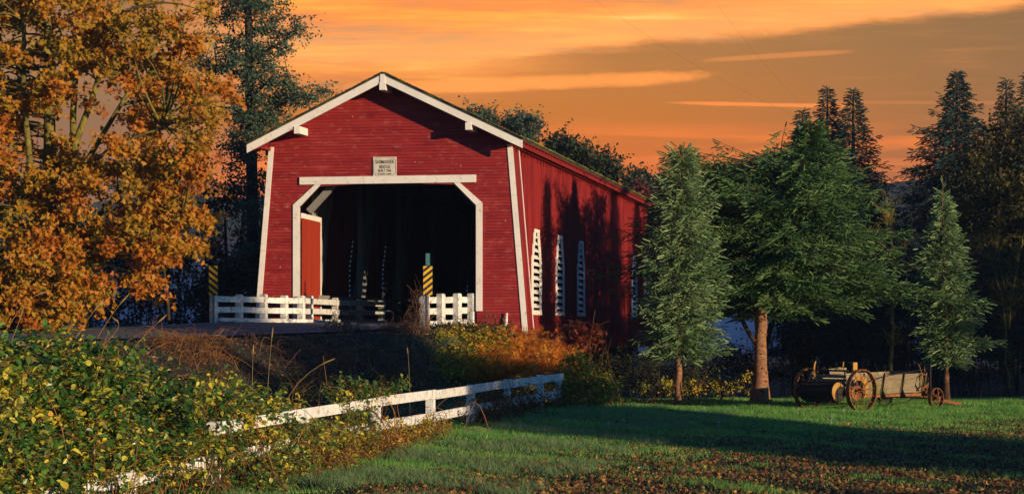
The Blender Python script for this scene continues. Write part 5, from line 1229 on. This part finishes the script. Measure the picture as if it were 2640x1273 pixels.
# clover and plantain leaves in the trampled ground
x, y = grid_pts(70000, 24, 62); k = lawn_mask(x, y) & (wob(x, y, 1.4, 8)+.5*wob(x, y, 4, 1) > -.2); x, y = x[k], y[k]; n = len(x); m = MB()
m.inst(*LEAF['oval'], np.stack([x, y, ground_z(x, y)+RS.uniform(.01, .05, n)], 1), rots(n, (0, -.2, 1.2), .6, (0, 0, .1), 1), RS.uniform(.03, .07, n), RS.uniform(0, .8, n))
tag(m.build('ground_cover', bramble_leaf), 'small green weeds among the grass', 'ground cover', kind='stuff')
# fallen leaves
def litter(n, y0, y1, x0, x1, maskf, sz, label, material, z=.012):
    x, y = grid_pts(n, y0, y1, x0, x1); k = maskf(x, y); x, y = x[k], y[k]; n = len(x); m = MB()
    m.inst(*LEAF['maple'], np.stack([x, y, ground_z(x, y)+RS.uniform(z, z+.03, n)], 1), rots(n, (0, 0, 1.1), .55, (0, 0, 0), 1), RS.uniform(.5, 1.2, n)*sz, RS.uniform(0, 1, n)); tag(m.build('fallen_leaves', material), label, 'fallen leaves', kind='stuff')
fall = mat('brown fallen leaves', [(0, (.035, .016, .011)), (.4, (.13, .050, .022)), (.8, (.27, .115, .030)), (1, (.50, .27, .07))], .85, .15, 2, rough=.7)
litter(90000, 24, 62, lambda y: -.08*y, lambda y: .265*y+1, lambda x, y: lawn_mask(x, y) & (sstep(37+1.65*x-y+2.2*wob(x, y, .8, 3)+1.5*wob(x, y, 2.6, 1), -3, 6)*(.7+.3*(y < 40))+.03 > RS.uniform(0, 1, len(x))), .07, 'brown maple leaves scattered over the bare ground', fall)
litter(17000, 46, 70, lambda y: -14+0*y, lambda y: 1+0*y, lambda x, y: (seg_dist(x, y, NEARS) > .6) & (seg_dist(x, y, NEARS) < 7), .09, 'brown leaves lying on the dark bank', fall)
litter(3500, 62, 74, lambda y: 3+0*y, lambda y: 12+0*y, lambda x, y: ((x-7)**2/14+(y-69)**2/6 < 1), .09, 'leaf litter under the big spruce', fall)
# pebbles on the bank
x, y = grid_pts(20000, 48, 68, x0=lambda y: -12+0*y, x1=lambda y: 0*y); dn = seg_dist(x, y, NEARS); k = (dn > .2) & (dn < 5.5); x, y = x[k], y[k]; n = len(x); m = MB()
oct_V = np.array([(1, 0, 0), (0, 1, 0), (-1, 0, 0), (0, -1, 0), (0, 0, .7), (0, 0, -.7)]); oct_F = [(0, 1, 4), (1, 2, 4), (2, 3, 4), (3, 0, 4), (1, 0, 5), (2, 1, 5), (3, 2, 5), (0, 3, 5)]
grav = mat('dark crushed stone', [(0, (.02, .02, .023)), (1, (.11, .11, .12))], .8, .2, 5, rough=.9)
m.inst(oct_V, oct_F, np.stack([x, y, ground_z(x, y)+.005], 1), rots(n, (0, 0, 1), .4), RS.uniform(.012, .035, n), RS.uniform(0, 1, n)); tag(m.build('gravel', grav), 'dark gravel on the road bank', 'gravel', kind='stuff')
# dandelion clocks
dmat = mat('pale seed fluff', [(0, (.45, .45, .42)), (1, (.7, .7, .66))], .5, .5, 5, rough=1)
d0 = None
for px, py in ((1607, 1088), (1568, 1102), (1815, 1058), (2058, 1058), (2173, 1060), (2177, 1057), (2143, 1087), (2512, 1043), (1852, 1093), (2286, 1066)):
    Y = 2.5*FX/(py-HY); x = (px-CX)/FX*Y; z = gz(x, Y)
    for _ in range(4): Y = (EYE-z)*FX/(py+8-HY); x = (px-CX)/FX*Y; z = gz(x, Y)
    if d0 is None:
        m = MB(); m.tube([(0, 0, 0), (.004, 0, .12)], [.004, .003], 5); rr = np.random.RandomState(2); D = rr.normal(0, 1, (60, 3)); D /= np.linalg.norm(D, axis=1)[:, None]; stick_batch(m, np.repeat([(0.004, 0, .13)], 60, 0), np.array((.004, 0, .13))+D*.028, .002, .005); r_ = d0 = m.build('dandelion_clock', dmat)
    else: r_ = d0.copy(); scene.collection.objects.link(r_)
    r_.location = (x, Y, z); tag(r_, 'tiny white dandelion seed head in the lawn', 'flower', 'dandelion clocks in the lawn')
# overhead wires
wm = mat('thin dark wire', [(0, (.05, .035, .03)), (1, (.08, .05, .04))], .5, .5, 1)
for (a, b, lb) in (((1560, 0), (2052, 300), 'upper thin overhead wire crossing the sky'), ((1855, 0), (2130, 330), 'steeper faint overhead wire crossing the sky')):
    q0, q1 = P(a[0], a[1], 125), P(b[0], b[1], 150); q0 = q0+(q0-q1)*.3; m = MB(); t = np.linspace(0, 1, 20)[:, None]; pts = q0*(1-t)+q1*t+np.array((0, 0, -1.0))*np.sin(t*math.pi)*.7; m.tube(pts, .005, 4); tag(m.build('overhead_wire', wm, None, tuple(q0)), lb, 'wire')

# ------------------------------------------------------------------ morning haze
hm = bpy.data.materials.new('thin blue haze'); hm.use_nodes = True; hn = hm.node_tree; hn.nodes.clear(); ho = hn.nodes.new('ShaderNodeOutputMaterial'); hv = hn.nodes.new('ShaderNodeVolumePrincipled')
hv.inputs['Color'].default_value = (.45, .62, 1.0, 1); hv.inputs['Density'].default_value = .00015; hn.links.new(hv.outputs[0], ho.inputs['Volume'])
mm = hm.copy(); mm.name = 'blue valley mist'; [n for n in mm.node_tree.nodes if n.type == 'PRINCIPLED_VOLUME'][0].inputs['Density'].default_value = .0035; [n for n in mm.node_tree.nodes if n.type == 'PRINCIPLED_VOLUME'][0].inputs['Color'].default_value = (.06, .26, .90, 1)
m = MB(); xs_ = np.linspace(-160, 200, 60); ys_ = np.linspace(135, 320, 24); A_, B_ = np.meshgrid(xs_, ys_); T_ = 8.5+2.2*wob(A_, B_, .05, 1)+1.2*wob(A_, B_, .16, 3); T_[0, :] = T_[-1, :] = .6; T_[:, 0] = T_[:, -1] = .6; T_[1, :] *= .6; nX, nY = 60, 24; iq = (np.arange(nY-1)[:, None]*nX+np.arange(nX-1)[None]).ravel(); V_ = np.stack([A_.ravel(), B_.ravel(), T_.ravel()], 1); Vb = V_.copy(); Vb[:, 2] = -4
m.add(V_, np.stack([iq, iq+1, iq+nX+1, iq+nX], 1), .5); m.add(Vb, np.stack([iq, iq+nX, iq+nX+1, iq+1], 1), .5)
edge_ = [j for j in range(nX)]+[(k+1)*nX-1 for k in range(1, nY)]+[(nY-1)*nX+j for j in range(nX-2, -1, -1)]+[k*nX for k in range(nY-2, 0, -1)]; N_ = nX*nY
m.f[4].append(np.array([(edge_[(i+1) % len(edge_)], edge_[i], edge_[i]+N_, edge_[(i+1) % len(edge_)]+N_) for i in range(len(edge_))]))
o = m.build('mist', mm); tag(o, 'low bluish mist lying over the fields beyond the creek', 'mist', kind='stuff')
m = MB(); m.box((0, 640, 36), (2200, 1500, 84)); o = m.build('haze', hm); tag(o, 'thin bluish morning haze over the whole valley', 'haze', kind='stuff')

# ------------------------------------------------------------------ trees standing outside the frame, to the right and behind the camera; they shade the foreground and the far firs
casters = [o for o in scene.objects if o.name.startswith('fir_tree') and o.type == 'EMPTY']
src = [o for o in casters if 'alone' in o['label']][0]
def copy_tree(o, loc, sc_, lab, grp):
    c = o.copy(); scene.collection.objects.link(c); c.location = loc; c.scale = (sc_[0], sc_[0], sc_[1]); c.rotation_euler = (0, 0, random.uniform(0, 6)); c['label'] = lab; c['group'] = grp
    for ch in o.children: d = ch.copy(); scene.collection.objects.link(d); d.parent = c
    return c
H0 = 16.7                                         # height of the source fir
def caster(q, s, h, w=1.0, tip=None):
    """q: lateral coordinate across the sun; s: distance towards the sun from the line x*.. = 0"""
    d = np.array((math.sin(SUN_AZ), -math.cos(SUN_AZ))); nrm = np.array((math.cos(SUN_AZ), math.sin(SUN_AZ)))
    p = nrm*q+d*s; copy_tree(src, (p[0], p[1], gz(p[0], p[1])), (h/H0*w, h/H0), 'dark fir standing outside the picture to the right', 'firs outside the frame')
CASTERS = [(20.2, 22, 5.4, 1.3), (23.2, 21, 5.0, 1.3), (26.4, 20, 5.4, 1.3), (29.4, 18, 5.0, 1.3), (33.2, 5, 8.6, 1.1), (35.8, 3, 9.6, 1.2), (38.5, 2, 14.5, .9), (40.6, 1, 15, .55), (67.5, -8, 17, 1.1), (74, -4, 17, 1.3), (80, -2, 17, 1.3), (87, 0, 18, 1.3), (94, -4, 18, 1.3), (102, 0, 18, 1.3), (110, -4, 19, 1.3)]
for q, s, h, w in CASTERS: caster(q, s, h, w)
